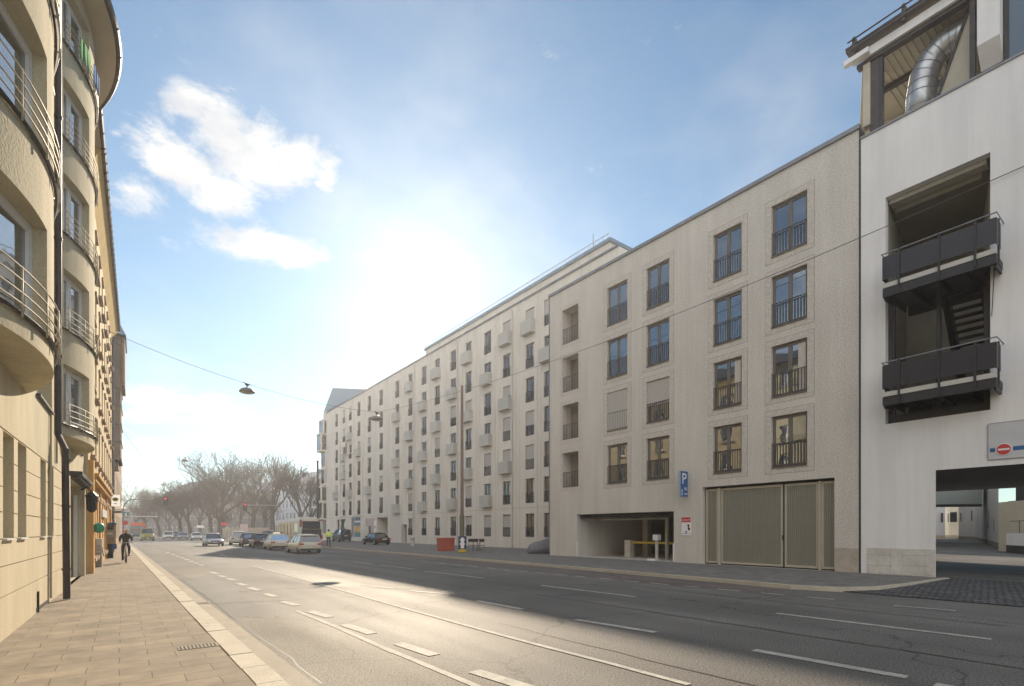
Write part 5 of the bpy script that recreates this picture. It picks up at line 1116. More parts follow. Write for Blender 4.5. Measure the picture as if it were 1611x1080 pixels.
def person(label, loc, rz, J, jacket, trousers, shoe, hair, skin_top):
    """J: joint positions, figure faces +Y"""
    o = thing('person', label, 'person', loc, rz)
    V = []; E = []; ix = {}
    def a(n, p, r, par=None): ix[n] = len(V); V.append((*p, r)); (E.append((ix[par], ix[n])) if par else None)
    a('pelvis', J['pelvis'], (.155, .12)); a('waist', J['waist'], (.145, .11), 'pelvis'); a('chest', J['chest'], (.20, .15), 'waist'); a('collar', J['collar'], (.10, .08), 'chest'); a('neck', J['neck'], .055, 'collar')
    h = Vector(J['head']); a('jaw', tuple(h + Vector((0, .02, -.06))), (.066, .075), 'neck'); a('head', tuple(h), (.078, .095), 'jaw'); a('crown', tuple(h + Vector((0, -.01, .08))), (.062, .08), 'head')
    for s_ in 'lr':
        a('sh' + s_, J['sh' + s_], .085, 'collar' if 0 else 'chest'); a('el' + s_, J['el' + s_], .062, 'sh' + s_); a('wr' + s_, J['wr' + s_], .034, 'el' + s_); w_ = Vector(J['wr' + s_]); d = (w_ - Vector(J['el' + s_])).normalized(); hd = Vector(J.get('hd' + s_, tuple(w_ + d * .08))); a('pl' + s_, tuple(hd), (.038, .022), 'wr' + s_)
        sd = Vector((1 if s_ == 'r' else -1, 0, 0)); dd = (hd - w_).normalized()
        for f in range(4): q = hd + sd * (.024 - .016 * f) + dd * (.035 + .008 * (f in (1, 2))); q2 = q + dd * .022 + Vector((0, 0, -.022)); a('f%s%d' % (s_, f), tuple(q), .009, 'pl' + s_); a('g%s%d' % (s_, f), tuple(q2), .0075, 'f%s%d' % (s_, f))
        q = hd - sd * .035 + dd * .005; a('t' + s_, tuple(q), .010, 'pl' + s_); a('u' + s_, tuple(q + dd * .03 - sd * .008), .008, 't' + s_)
        a('hp' + s_, J['hp' + s_], .10, 'pelvis'); a('kn' + s_, J['kn' + s_], .068, 'hp' + s_); a('an' + s_, J['an' + s_], .046, 'kn' + s_); q = Vector(J['an' + s_]) + Vector(J.get('toe' + s_, (0, .15, -.055))); a('to' + s_, tuple(q), (.042, .034), 'an' + s_)
    zl = J['pelvis'][2] + .04; zn = J['neck'][2] - .01; hands = [Vector(J['wr' + s_]) for s_ in 'lr']; els = [Vector(J['el' + s_]) for s_ in 'lr']; feet = [Vector(J['an' + s_]) for s_ in 'lr']
    def mf(c):
        for w_, e_ in zip(hands, els):
            d = (w_ - e_).normalized()
            if (c - w_).dot(d) > -.005 and (c - w_).length < .2: return 0
        if c.z > zn: return 0
        for f in feet:
            if c.z < f.z + .03 and (c - f).length < .26: return 3
        for s_ in 'lr':
            if c.z < zl and any((c - (Vector(J[p_ + s_]))).length < .4 for p_ in ('hp', 'kn', 'an')): return 2
        return 1 if c.z > zl - .05 else (1 if any((c - h_).length < .33 for h_ in hands) and c.y > .2 else 2)
    skin_figure('body', o, V, E, mf, [M_skin, jacket, trousers, shoe])
    m = MB().mat(hair); hh = h + Vector((0, -.02, .05)); m.lathe(tuple(hh), [(.098, -.05), (.104, .0), (.098, .05), (.07, .09), (.02, .112)], 14); part(m, 'hair' if 'hair' in hair.name else 'cap', o, smooth=True, world=False)
    m = MB().mat(M_dark); hf = h + Vector((0, .088, 0)); [m.lathe((hf.x + s_ * .032, hf.y - .002, hf.z + .012), [(.010, 0), (.009, .008)], 6, 'y') for s_ in (-1, 1)]; m.mat(mat('lips', (.35, .14, .11), .6)); m.box(hf.x - .022, hf.x + .022, hf.y - .012, hf.y + .004, hf.z - .062, hf.z - .052); part(m, 'face_features', o, world=False)
    m = MB().mat(M_skin); m.lathe((hf.x, hf.y - .005, hf.z - .02), [(.016, 0), (.010, .022)], 6, 'y'); [m.box(hf.x + s_ * .083, hf.x + s_ * .098, hf.y - .11, hf.y - .075, hf.z - .03, hf.z + .03) for s_ in (-1, 1)]; part(m, 'nose', o, smooth=True, world=False)
    return o
M_jack = mat('black_jacket', (.018, .02, .026), .8, .2, 6); M_trou = mat('dark_trousers', (.02, .02, .024), .85, .2, 6); M_shoe = mat('black_shoe', (.015, .015, .015), .5, .1)
cx_, cy_ = PD(198, 26.2)
cyr = math.pi + R(2)
J = dict(pelvis=(0, -.30, .98), waist=(0, -.24, 1.10), chest=(0, -.10, 1.32), collar=(0, -.02, 1.46), neck=(0, 0, 1.52), head=(0, .04, 1.64),
         shl=(-.19, -.03, 1.42), shr=(.19, -.03, 1.42), ell=(-.25, .12, 1.20), elr=(.25, .12, 1.20), wrl=(-.255, .34, 1.08), wrr=(.255, .34, 1.08), hdl=(-.255, .41, 1.055), hdr=(.255, .41, 1.055),
         hpl=(-.10, -.27, .93), hpr=(.10, -.27, .93), knl=(-.13, .14, .80), knr=(.13, .08, .62), anl=(-.13, -.02, .42), anr=(.13, -.02, .20), toel=(0, .14, -.05), toer=(0, .14, -.05))
person('person with white hair in a black jacket riding a bicycle on the left pavement', (cx_, cy_, 0), cyr, J, M_jack, M_trou, M_shoe, mat('white_hair', (.66, .65, .62), .9, .1, 30), None)
bk = thing('bicycle', 'light grey bicycle ridden towards the camera on the left pavement', 'bicycle', (cx_, cy_, 0), cyr)
M_bike = mat('bike_grey', (.50, .51, .50), .35, .08, 3, metal=.3)
for y, nm in ((.56, 'front_wheel'), (-.52, 'rear_wheel')):
    m = MB().mat(M_tyre); n = 28; m.tube([(0, y + .33 * math.cos(2 * math.pi * i / n), .345 + .33 * math.sin(2 * math.pi * i / n)) for i in range(n + 1)], .018, 6); o = part(m, nm, bk, world=False, smooth=True)
    m = MB().mat(M_rim); [m.tube([(0, y, .345), (0, y + .31 * math.cos(2 * math.pi * i / 16), .345 + .31 * math.sin(2 * math.pi * i / 16))], .003, 3) for i in range(16)]; m.lathe((-.04, y, .345), [(.03, 0), (.03, .08)], 8, 'x'); link('spokes', m.mesh('spokes'), o)
    m = MB().mat(M_bike); m.tube([(0, y + .37 * math.cos(t), .345 + .37 * math.sin(t)) for t in [R(20 + 15 * i) for i in range(10)]], .02, 5); part(m, 'mudguard', bk, world=False)
m = MB().mat(M_bike)
for q in (((0, .38, .88), (0, .56, .345)), ((0, .36, .80), (0, -.05, .30)), ((0, .36, .86), (0, -.18, .72)), ((0, -.05, .30), (0, -.24, .86)), ((0, -.05, .30), (0, -.52, .345)), ((0, -.2, .74), (0, -.52, .345))): m.tube(q, .019, 7)
m.tube([(0, .40, .86), (0, .38, 1.04)], .016, 6); part(m, 'frame', bk, world=False)
m = MB().mat(M_rim); m.tube([(-.30, .30, 1.02), (-.27, .42, 1.03), (-.1, .42, 1.04), (.1, .42, 1.04), (.27, .42, 1.03), (.30, .30, 1.02)], .014, 6); part(m, 'handlebar', bk, world=False)
m = MB().mat(M_black); m.extr([(-.08, -.36), (.08, -.36), (.03, -.10), (-.03, -.10)], 'z', .85, .91); part(m, 'saddle', bk, world=False, bevel=.02)
m = MB().mat(M_black); m.lathe((-.02, -.05, .30), [(.09, 0), (.09, .03)], 12, 'x'); m.box(-.20, -.08, -.10, .0, .35, .375); m.box(.08, .20, -.10, .0, .14, .165); m.tube([(-.08, -.05, .36), (-.06, -.05, .30), (.06, -.05, .30), (.08, -.05, .155)], .012, 5); part(m, 'crank', bk, world=False)
m = MB().mat(M_lampw); m.lathe((0, .50, .86), [(.03, 0), (.035, .05)], 10, 'y'); part(m, 'headlight', bk, world=False)
M_hv = mat('hi_vis_yellow', (.68, .85, .05), .7, .12, 5); wx, wy = PD(517, 53.0)
J = dict(pelvis=(0, 0, .95), waist=(0, .0, 1.08), chest=(0, .02, 1.30), collar=(0, .02, 1.44), neck=(0, .03, 1.50), head=(0, .05, 1.62),
         shl=(-.19, .02, 1.40), shr=(.19, .02, 1.40), ell=(-.27, .02, 1.12), elr=(.26, .04, 1.12), wrl=(-.24, .16, .92), wrr=(.22, .22, .96), hpl=(-.10, 0, .90), hpr=(.10, 0, .90), knl=(-.12, .06, .50), knr=(.11, .0, .50), anl=(-.12, .0, .09), anr=(.14, -.10, .09))
o = person('person in a bright yellow work jacket walking by the bus', (wx, wy, 0), -R(20), J, M_hv, mat('navy_trousers', (.02, .025, .04), .85, .2, 6), M_shoe, mat('dark_hair', (.03, .022, .018), .9), None)
m = MB().mat(mat('reflective_band', (.55, .56, .55), .4)); m.lathe((0, .01, 1.12), [(.175, 0), (.176, .05)], 14); part(m, 'reflective_band', o, world=False)

# ------------------------------------------------------------------ lamps, wires, poles, signals
def wire(label, pts, sag, r=.012, name='span_wire'):
    P = []
    for a, b, s_ in zip(pts, pts[1:], sag):
        a, b = Vector(a), Vector(b)
        for i in range(9): t = i / 9; q = a.lerp(b, t); q.z -= s_ * 4 * t * (1 - t); P.append(q)
    P.append(Vector(pts[-1])); m = MB().mat(M_rail); m.tube([p - Vector(pts[0]) for p in P], r, 5)
    o = link(name, m.mesh(name), None, pts[0]); tag(o, label, 'wire'); return o
def hang_lamp(label, loc, tilt=0):
    o = thing('street_lamp', label, 'street lamp', loc, R(30), 'street lamps hung over the road')
    m = MB().mat(mat('lamp_grey', (.14, .135, .13), .5, .1, 4)); m.lathe((0, 0, -.55), [(.43, -.0), (.46, .02), (.44, .08), (.36, .2), (.2, .27), (.10, .30)], 20); part(m, 'shade', o, world=False, smooth=True)
    m = MB().mat(mat('lamp_diffuser', (.36, .33, .24), .4, .05)); m.lathe((0, 0, -.62), [(.22, 0), (.34, .03), (.40, .072)], 20); part(m, 'diffuser', o, world=False, smooth=True)
    m = MB().mat(M_dark); m.tube([(0, 0, -.27), (0, 0, .02)], .035, 6); m.box(-.12, .12, -.04, .04, -.10, .02); m.tube([(-.3, 0, .03), (.3, 0, .0)], .02, 5); part(m, 'hanger', o, world=False); return o
L1 = (6.3, 36, 10.95); L2 = (14.9, 36, 10.35)
PO1 = (21.2, 34.3, 0)
hang_lamp('nearest saucer street lamp, hung left of the building roofline against the sky', L1)
hang_lamp('saucer street lamp hung in front of the long cream block', L2)
wire('wire from the orange house over the nearest saucer lamp to the brown pole', [lpt(OX, 36.2, 12.8), L1, L2, (PO1[0], PO1[1], 12.6)], (.15, .25, .1))
wire('long wire rising from the brown pole across the garage block to the white block', [(PO1[0], PO1[1], 12.6), (XN - .02, 2.0, 13.3)], (.5,), .014)
o = thing('lamp_post', 'tall brown steel pole before the long cream block, behind the picture board', 'pole', PO1)
m = MB().mat(mat('brown_pole', (.13, .085, .065), .6, .15, 4)); m.tube([(0, 0, 0), (0, 0, 2.9), (0, 0, 2.95), (0, 0, 13)], [.17, .15, .13, .10], 12); part(m, 'shaft', o, world=False, smooth=True)
m = MB().mat(mat('green_pole_base', (.13, .13, .08), .7, .2, 4)); m.lathe((0, 0, 0), [(.19, 0), (.19, 2.85)], 12); part(m, 'sleeve', o, world=False)
PO2 = (24.3, 82, 0); o = thing('lamp_post', 'dark pole at the far corner of the long cream block, right of the bus', 'pole', PO2)
m = MB().mat(mat('dark_pole', (.06, .055, .05), .6, .15, 4)); m.tube([(0, 0, 0), (0, 0, 12.3)], [.2, .14], 10); m.lathe((0, 0, 12.3), [(.2, 0), (.2, .15), (.05, .3)], 10); part(m, 'shaft', o, world=False)
m = MB().mat(M_lampw); m.box(-.9, -.2, -.15, .15, 3.75 + 1.4, 3.95 + 1.4); m.mat(M_dark); m.tube([(0, 0, 5.0), (-.3, 0, 5.2)], .04, 5); part(m, 'floodlight', o, world=False)
def on_ray(px, py, d): a = PD(px, d); return (a[0], a[1], ZD(py, d))
L3 = on_ray(291, 720, 76); L4 = on_ray(410, 736, 82)
hang_lamp('small distant saucer lamp above the far trees, left of the two over the junction', L3); hang_lamp('small distant saucer lamp in front of the tallest bare tree top', L4)
wire('distant wire carrying two saucer lamps over the junction', [lpt(.2, 74, 13.6), L3, L4, (24.3, 82, 12.0)], (.4, .4, .2), .015)
L5 = on_ray(257, 760, 112); hang_lamp('tiny far saucer lamp over the domed roof', L5)
wire('faint far wire sloping down from the oriel house', [lpt(.2, 75.5, 13.5), L5, on_ray(420, 770, 120)], (.3, .5), .018)
def signal(label, loc, rz, kind='hang'):
    o = thing('traffic_light', label, 'traffic light', loc, rz, 'traffic lights over the junction')
    m = MB().mat(M_black); m.box(-.17, .17, -.14, .12, -.55, .55); m.box(-.30, .30, .12, .14, -.68, .68); part(m, 'housing', o, world=False, bevel=.03)
    for i, (nm, mm) in enumerate((('red_lamp', emis('signal_red', (1, .04, .02), 1.6)), ('amber_lamp', mat('amber_off', (.12, .06, .01), .4)), ('green_lamp', mat('green_off', (.01, .07, .03), .4)))):
        m = MB().mat(mm); m.lathe((0, -.15, .34 - .34 * i), [(.11, 0), (.11, .01)], 14, 'y'); m.mat(M_black); m.box(-.13, .13, -.26, -.14, .34 - .34 * i + .11, .34 - .34 * i + .125); part(m, nm, o, world=False)
    return o
S1 = on_ray(260.5, 788, 84); signal('traffic light showing red, hung over the street between orange lorry and trees', S1, -R(10))
wire('thin wire holding the left red traffic light', [on_ray(195, 780, 84), (S1[0], S1[1], S1[2] + .6), on_ray(330, 784, 84)], (.1, .1), .015)
S2 = on_ray(385.5, 797, 86); signal('traffic light showing red on a mast arm above the queue', S2, -R(18))
o = thing('signal_mast', 'grey mast with a long arm carrying the red light above the queue', 'mast', (*PD(437, 86), RZ)); hz_ = S2[2] + .3
a = Vector((*S2[:2], 0)) - Vector((*PD(437, 86), 0)); m = MB().mat(M_grey); m.tube([(0, 0, 0), (0, 0, hz_ - .1), (a.x * .05, a.y * .05, hz_), (a.x, a.y, hz_ + .05)], .07, 8); part(m, 'mast', o, world=False)
o = thing('signal_mast', 'grey mast with a curved top arm beside the bus stop sign on the left', 'mast', (*PD(193.5, 66), 0)); zt_ = ZD(786, 66); e_ = Vector((*PD(241, 66), 0)) - Vector((*PD(193.5, 66), 0))
m = MB().mat(M_grey); m.tube([(0, 0, 0), (0, 0, zt_ - 1.2), tuple(e_ * .07 + Vector((0, 0, zt_ - .5))), tuple(e_ * .2 + Vector((0, 0, zt_ - .08))), tuple(e_ * .4 + Vector((0, 0, zt_))), tuple(e_ + Vector((0, 0, zt_ + .1)))], .075, 8); part(m, 'curved_arm', o, world=False, smooth=True)
m = MB().mat(M_balc); z_ = ZD(813, 66); m.tube([(0, 0, z_), tuple(e_ * 1.15 + Vector((0, 0, z_)))], .09, 6); part(m, 'cross_arm', o, world=False)
m = MB().mat(mat('teal_sign', (.05, .22, .25), .5)); m.box(-.05, .65, -.12, -.09, ZD(815, 66), ZD(806, 66)); m.mat(M_signw); m.box(.2, .4, -.13, -.122, ZD(813, 66), ZD(808, 66)); m.mat(M_signr); m.lathe((.25, -.12, ZD(823, 66)), [(.3, 0), (.3, .02)], 16, 'y'); part(m, 'sign_plate', o, world=False)
# bus stop flag, timetable column, cabinet, waste bin on the left pavement
o = thing('stop_sign', 'white square hanging sign with a yellow-green oval at the oriel house', 'sign', lpt(.3, 40.0, 4.0), LR)
d_ = 35.0; zc = ZD(788, 32.0)
a_ = Vector(PD(175.5, 32)); b_ = Vector(PD(188.5, 32)); o.location = (a_.x, a_.y, zc); o.rotation_euler[2] = math.atan2(b_.y - a_.y, b_.x - a_.x); W_ = (b_ - a_).length; hh = (797 - 779) / 2 * 32 / F
m = MB().mat(emis('lit_sign_panel', (1, .97, .86), .35)); m.box(0, W_, -.02, .02, -hh, hh); part(m, 'panel', o, world=False, bevel=.01)
m = MB().mat(mat('oval_lime', (.42, .40, .02), .5)); m.extr([(W_ / 2 + W_ * .38 * math.cos(t), hh * .22 + hh * .34 * math.sin(t)) for t in [2 * math.pi * i / 20 for i in range(20)]], 'y', -.03, -.021); m.mat(mat('oval_dark', (.10, .11, .02), .5)); m.extr([(W_ / 2 + W_ * .22 * math.cos(t), hh * .22 + hh * .13 * math.sin(t)) for t in [2 * math.pi * i / 16 for i in range(16)]], 'y', -.034, -.031); m.mat(M_blind); m.box(W_ * .3, W_ * .7, -.025, -.021, -hh * .6, -hh * .45); part(m, 'emblem', o, world=False)
m = MB().mat(M_grey); m.tube([(.05, 0, hh * .5), (-1.0, .1, hh * .5)], .03, 5); part(m, 'bracket', o, world=False)
x_, y_ = PD(172.5, 30.5); o = thing('info_column', 'wooden-framed timetable column with a blue cap on the left pavement', 'info board', (x_, y_, 0), -TH + R(8)); s3 = F / 30.5
m = MB().mat(mat('timber', (.34, .26, .16), .7, .15, 3)); m.box(-.29, .29, -.09, .09, .85, 2.0); part(m, 'frame', o, world=False, bevel=.01)
m = MB().mat(mat('pale_poster', (.34, .38, .38), .5, .2, 6)); m.box(-.26, .26, -.105, -.091, 1.27, 1.66); m.mat(M_dark); m.box(-.27, .27, -.103, -.091, 1.72, 1.97); m.mat(M_signw); m.box(-.22, .22, -.11, -.1055, 1.42, 1.52); part(m, 'poster', o, world=False)
m = MB().mat(M_pblue); m.box(-.31, .33, -.11, .11, 2.0, 2.12); part(m, 'cap', o, world=False, bevel=.02)
m = MB().mat(M_dark); m.box(-.16, .16, -.08, .08, 0, .85); m.mat(M_pblue); m.box(.17, .36, -.1, .05, .55, .85); part(m, 'foot', o, world=False)
x_, y_ = PD(153.5, 23.3); o = thing('utility_cabinet', 'pale grey utility cabinet with scribbled graffiti on the left pavement', 'cabinet', (x_, y_, 0), LR)
m = MB().mat(mat('cabinet_grey', (.42, .40, .35), .7, .1, 3)); m.box(-.17, .17, -.35, .35, .45, 1.28); part(m, 'housing', o, world=False, bevel=.015)
m = MB().mat(M_gutter); m.box(-.165, .165, -.34, .34, 0, .449); part(m, 'base', o, world=False)
m = MB().mat(M_black); rr_ = random.Random(4)
for k_ in range(3): q = [(.176, -.25 + .16 * k_ + rr_.uniform(-.05, .05) + .03 * i, .7 + .1 * math.sin(i * 1.7 + k_) + .05 * k_) for i in range(7)]; m.tube(q, .008, 4); q = [(-.12 + .035 * i, -.356, .62 + .16 * k_ + .05 * math.sin(i * 2.1 + k_)) for i in range(8)]; m.tube(q, .008, 4)
part(m, 'graffiti', o, world=False)
o = thing('waste_basket', 'green round-topped sign ball fixed to the orange pilaster', 'sign', lpt(OX + .3, 25.6, 1.75), LR); m = MB().mat(mat('sea_green', (.03, .28, .18), .4, .1)); m.lathe((0, 0, 0), [(.05, -.2), (.15, -.14), (.19, 0), (.15, .14), (.05, .2)], 16); part(m, 'ball', o, world=False, smooth=True); o.name = 'green_globe'
# right pavement: rubble bin, picture board, folded cafe furniture, wrapped motorcycle, small bin
x_, y_ = PD(701, 41.5); o = thing('rubbish_skip', 'red lidded container on the pavement left of the picture board', 'container', (x_, y_, 0), -TH + R(20))
M_rb = mat('red_skip_paint', (.36, .06, .035), .6, .2, 3); m = MB().mat(M_rb); m.extr([(-.60, 0), (.60, 0), (.66, 1.0), (-.66, 1.0)], 'y', -.42, .42); [m.box(x - .03, x + .03, -.45, -.42, .05, .95) for x in (-.5, -.17, .17, .5)]; part(m, 'body', o, world=False)
m = MB().mat(mat('red_lid', (.42, .09, .06), .6, .1, 3)); m.box(-.70, .70, -.47, .47, 1.0, 1.07); part(m, 'lid', o, world=False, bevel=.02)
x_, y_ = PD(727.5, 38.3); o = thing('picture_board', 'navy board with a pale shape, on a yellow foot by the brown pole', 'sign', (x_, y_, 0), -TH)
m = MB().mat(mat('navy_board', (.02, .035, .11), .5)); m.box(-.30, .30, -.03, .03, .24, 1.22); part(m, 'panel', o, world=False, bevel=.01)
m = MB().mat(M_signw); m.extr([(-.12, .32), (.12, .32), (.13, .55), (.21, .66), (.12, .74), (.10, .80), (.18, .95), (.11, 1.08), (0, 1.15), (-.11, 1.08), (-.18, .95), (-.10, .80), (-.12, .74), (-.21, .66), (-.13, .55)], 'y', -.04, -.031); part(m, 'pale_shape', o, world=False)
m = MB().mat(mat('signal_yellow', (.62, .44, .04), .5)); m.lathe((0, 0, 0), [(.24, 0), (.30, .05), (.31, .23)], 14); part(m, 'foot', o, world=False)
def bench_set(px, label, nm):
    x_, y_ = PD(px, 41.5); o = thing(nm, label, 'folding chair', (x_, y_, 0), -TH + R(10), 'stacked cafe furniture by the facade'); 
    m = MB().mat(M_black); m.box(-.22, .22, -.02, .02, .72, .98); [m.box(-.2, .2, .1, .14, .45 + .0 * i, .48) for i in range(1)]; part(m, 'backrest', o, world=False)
    m = MB().mat(M_black); [m.box(-.2, .2, -.02 + .08 * i, .04 + .08 * i, .43, .46) for i in range(5)]; part(m, 'seat', o, world=False)
    for s_ in (-1, 1):
        m = MB().mat(M_rail); m.tube([(s_ * .2, -.1, .0), (s_ * .2, .32, .45)], .014, 5); part(m, 'leg', o, world=False); m = MB().mat(M_rail); m.tube([(s_ * .2, .36, 0), (s_ * .2, 0, .45), (s_ * .2, -.02, .98)], .014, 5); part(m, 'leg', o, world=False)
bench_set(741, 'dark slatted folding chair nearest the picture board', 'folding_chair'); bench_set(748, 'dark slatted folding chair in the middle of the cafe set', 'folding_chair'); bench_set(758, 'dark slatted folding chair at the right of the cafe set', 'folding_chair')
x_, y_ = PD(753, 41); o = thing('cafe_table', 'small folding cafe table with a dark top among the folding chairs', 'table', (x_, y_, 0), -TH); m = MB().mat(M_black); m.box(-.35, .35, -.3, .3, .92, .96); part(m, 'table_top', o, world=False); m = MB().mat(M_rail); [m.tube([(s_ * .28, -.25, 0), (-s_ * .28, .2, .92)], .015, 5) for s_ in (-1, 1)]; [m.tube([(s_ * .28, .25, 0), (-s_ * .28, -.2, .92)], .015, 5) for s_ in (-1, 1)]; part(m, 'trestle', o, world=False)
x_, y_ = PD(853, 36.5); o = thing('covered_motorcycle', 'motorcycle under a grey cover tight against the garage block corner', 'motorcycle', (x_, y_, 0), -TH + R(5))
m = MB().mat(mat('grey_tarpaulin', (.15, .155, .17), .6, .15, 4)); secs = []
for x, wy_, h_ in ((-1.05, .12, .35), (-.95, .28, .62), (-.55, .33, .86), (-.15, .34, .90), (.3, .38, 1.08), (.55, .40, 1.15), (.85, .30, .8), (1.05, .14, .4)): secs.append([(x, wy_ * c_, z_) for c_, z_ in ((-1.1, 0.03), (-1.0, h_ * .5), (-.55, h_ * .9), (0, h_), (.55, h_ * .9), (1.0, h_ * .5), (1.1, 0.03))])
loft(m, secs); o2 = part(m, 'cover', o, smooth=True, world=False); m = MB().mat(M_tyre); [m.lathe((x, -.06, .3), [(.29, 0), (.29, .12)], 16, 'y') for x in (-.68, .68)]; part(m, 'wheels', o, world=False)
x_, y_ = PD(649, 55); o = thing('litter_bin', 'small white bin beside the brown house door of the long block', 'bin', (x_, y_, 0)); m = MB().mat(M_balc); m.lathe((0, 0, 0), [(.2, 0), (.24, .9), (.1, .98)], 12); m.mat(M_dark); m.lathe((0, 0, .7), [(.235, 0), (.24, .06)], 12); part(m, 'body', o, world=False)
# drain grates
for px, py, lab in ((313, 1017.5, 'iron grating set flush in the left paving near the kerb'), (311, 950, 'small iron gully grate in the gutter')):
    x_, y_ = gp(px, py, 0.0 if py > 1000 else -.11); zz = .002 if py > 1000 else -.108; o = thing('drain_grate', lab, 'drain', (x_, y_, zz)); m = MB().mat(M_gutter); m.box(-.25, .25, -.13, .13, 0, .006); m.mat(M_dark); [m.box(-.23 + .046 * i, -.208 + .046 * i, -.11, .11, .0061, .008) for i in range(10)]; part(m, 'grating', o, world=False)

# ------------------------------------------------------------------ trees beyond the junction
def tree_mesh(seed, H, spread, levels=5, thick=.32):
    rg = random.Random(seed); tr = MB().mat(M_bark); tw = MB().mat(M_twig)
    def grow(p, d, L, r_, lv):
        n = 3 if lv < 2 else 2; pts = [p]; rs = [r_]; q = p.copy(); dd = d.copy()
        for i in range(n):
            dd = (dd + Vector((rg.uniform(-1, 1), rg.uniform(-1, 1), rg.uniform(-.5, .9))) * (.13 + .05 * lv)).normalized(); q = q + dd * (L / n); pts.append(q.copy()); rs.append(r_ * (1 - .42 * (i + 1) / n))
        (tr if lv < 2 else tw).tube(pts, rs if lv < 3 else [max(x_ * 1.1, .011) for x_ in rs], 7 if lv == 0 else (5 if lv < 3 else 3), cap=False)
        if lv >= levels: return
        k_ = {0: 6, 1: 5, 2: 5, 3: 4, 4: 2}.get(lv, 3)
        for i in range(k_):
            t = rg.uniform(.45 if lv else .7, 1.0) if i else 1.0; j = min(int(t * n), n - 1); b = pts[j].lerp(pts[j + 1], t * n - j)
            a = rg.uniform(0, 2 * math.pi); up = 1.1 if lv == 0 else .45
            nd = (dd * (.75 + .2 * rg.random()) + Vector((math.cos(a), math.sin(a), up * rg.random())) * spread * rg.uniform(.6, 1.2)).normalized()
            grow(b, nd, L * rg.uniform(.55, .78) * (1.35 if lv == 0 else 1), rs[-1] * rg.uniform(.6, .8) if lv else r_ * .42, lv + 1)
    grow(Vector((0, 0, 0)), Vector((0, 0, 1)), H * .19, thick, 0)
    zm = sorted(v[2] for v in tw.v)[int(len(tw.v) * .985)]; k_ = H / zm
    for mb in (tr, tw): mb.v = [(x * k_, y * k_, z * k_) for x, y, z in mb.v]
    return tr.mesh('trunk'), tw.mesh('crown')
TM = [tree_mesh(21, 18, .85), tree_mesh(5, 17, .75), tree_mesh(9, 14, .9), tree_mesh(33, 12, .55, 4, .2)]
TH_ = [18, 17, 14, 12]
def tree(k_, px, d, top, label, rz):
    h = (ZD(top, d) - RZ); x, y = PD(px, d); s_ = h / TH_[k_]
    o = thing('bare_tree', label, 'tree', (x, y, -.15), rz, 'bare trees beyond the junction'); o.scale = (s_, s_, s_)
    link('trunk', TM[k_][0], o); link('crown', TM[k_][1], o)
TL = [(0, 352, 118, 714, 'tallest bare tree, its rounded crown against the sky above the far cars'), (1, 333, 126, 741, 'bare tree just left of the tallest crown'), (0, 396, 124, 722, 'bare tree with an upright crown just right of the tallest one'),
      (2, 300, 130, 760, 'dense low bare tree in front of the domed roof'), (2, 284, 120, 766, 'bare tree behind the left red traffic light'), (0, 316, 150, 760, 'bare tree set back between the low dense tree and the tall ones'),
      (3, 430, 112, 714, 'slim bare tree left of the pale blue-grey building front'), (2, 352, 104, 800, 'low bare shrub-like tree left of the round sign'), (3, 473, 116, 738, 'slim pale bare tree before the blue-grey building, left of the dark pole'),
      (3, 490, 125, 752, 'bushy bare tree right beside the dark pole'), (1, 229, 150, 764, 'bare tree above the yellow-green van'), (2, 213, 165, 780, 'distant bare tree over the orange lorry'), (2, 251, 140, 774, 'bare tree between the yellow-green van and the pale cars'),
      (2, 346, 140, 768, 'bare tree behind the tallest one, lower and denser'), (2, 415, 140, 772, 'bare tree behind the mast arm right of the queue'), (1, 268, 160, 776, 'bare tree rising at the left end of the domed roof'), (2, 380, 150, 768, 'low bare tree behind the red light above the queue')]
for i, (k_, px, d, top, lab) in enumerate(TL): tree(k_, px, d, top, lab, i * 1.37)
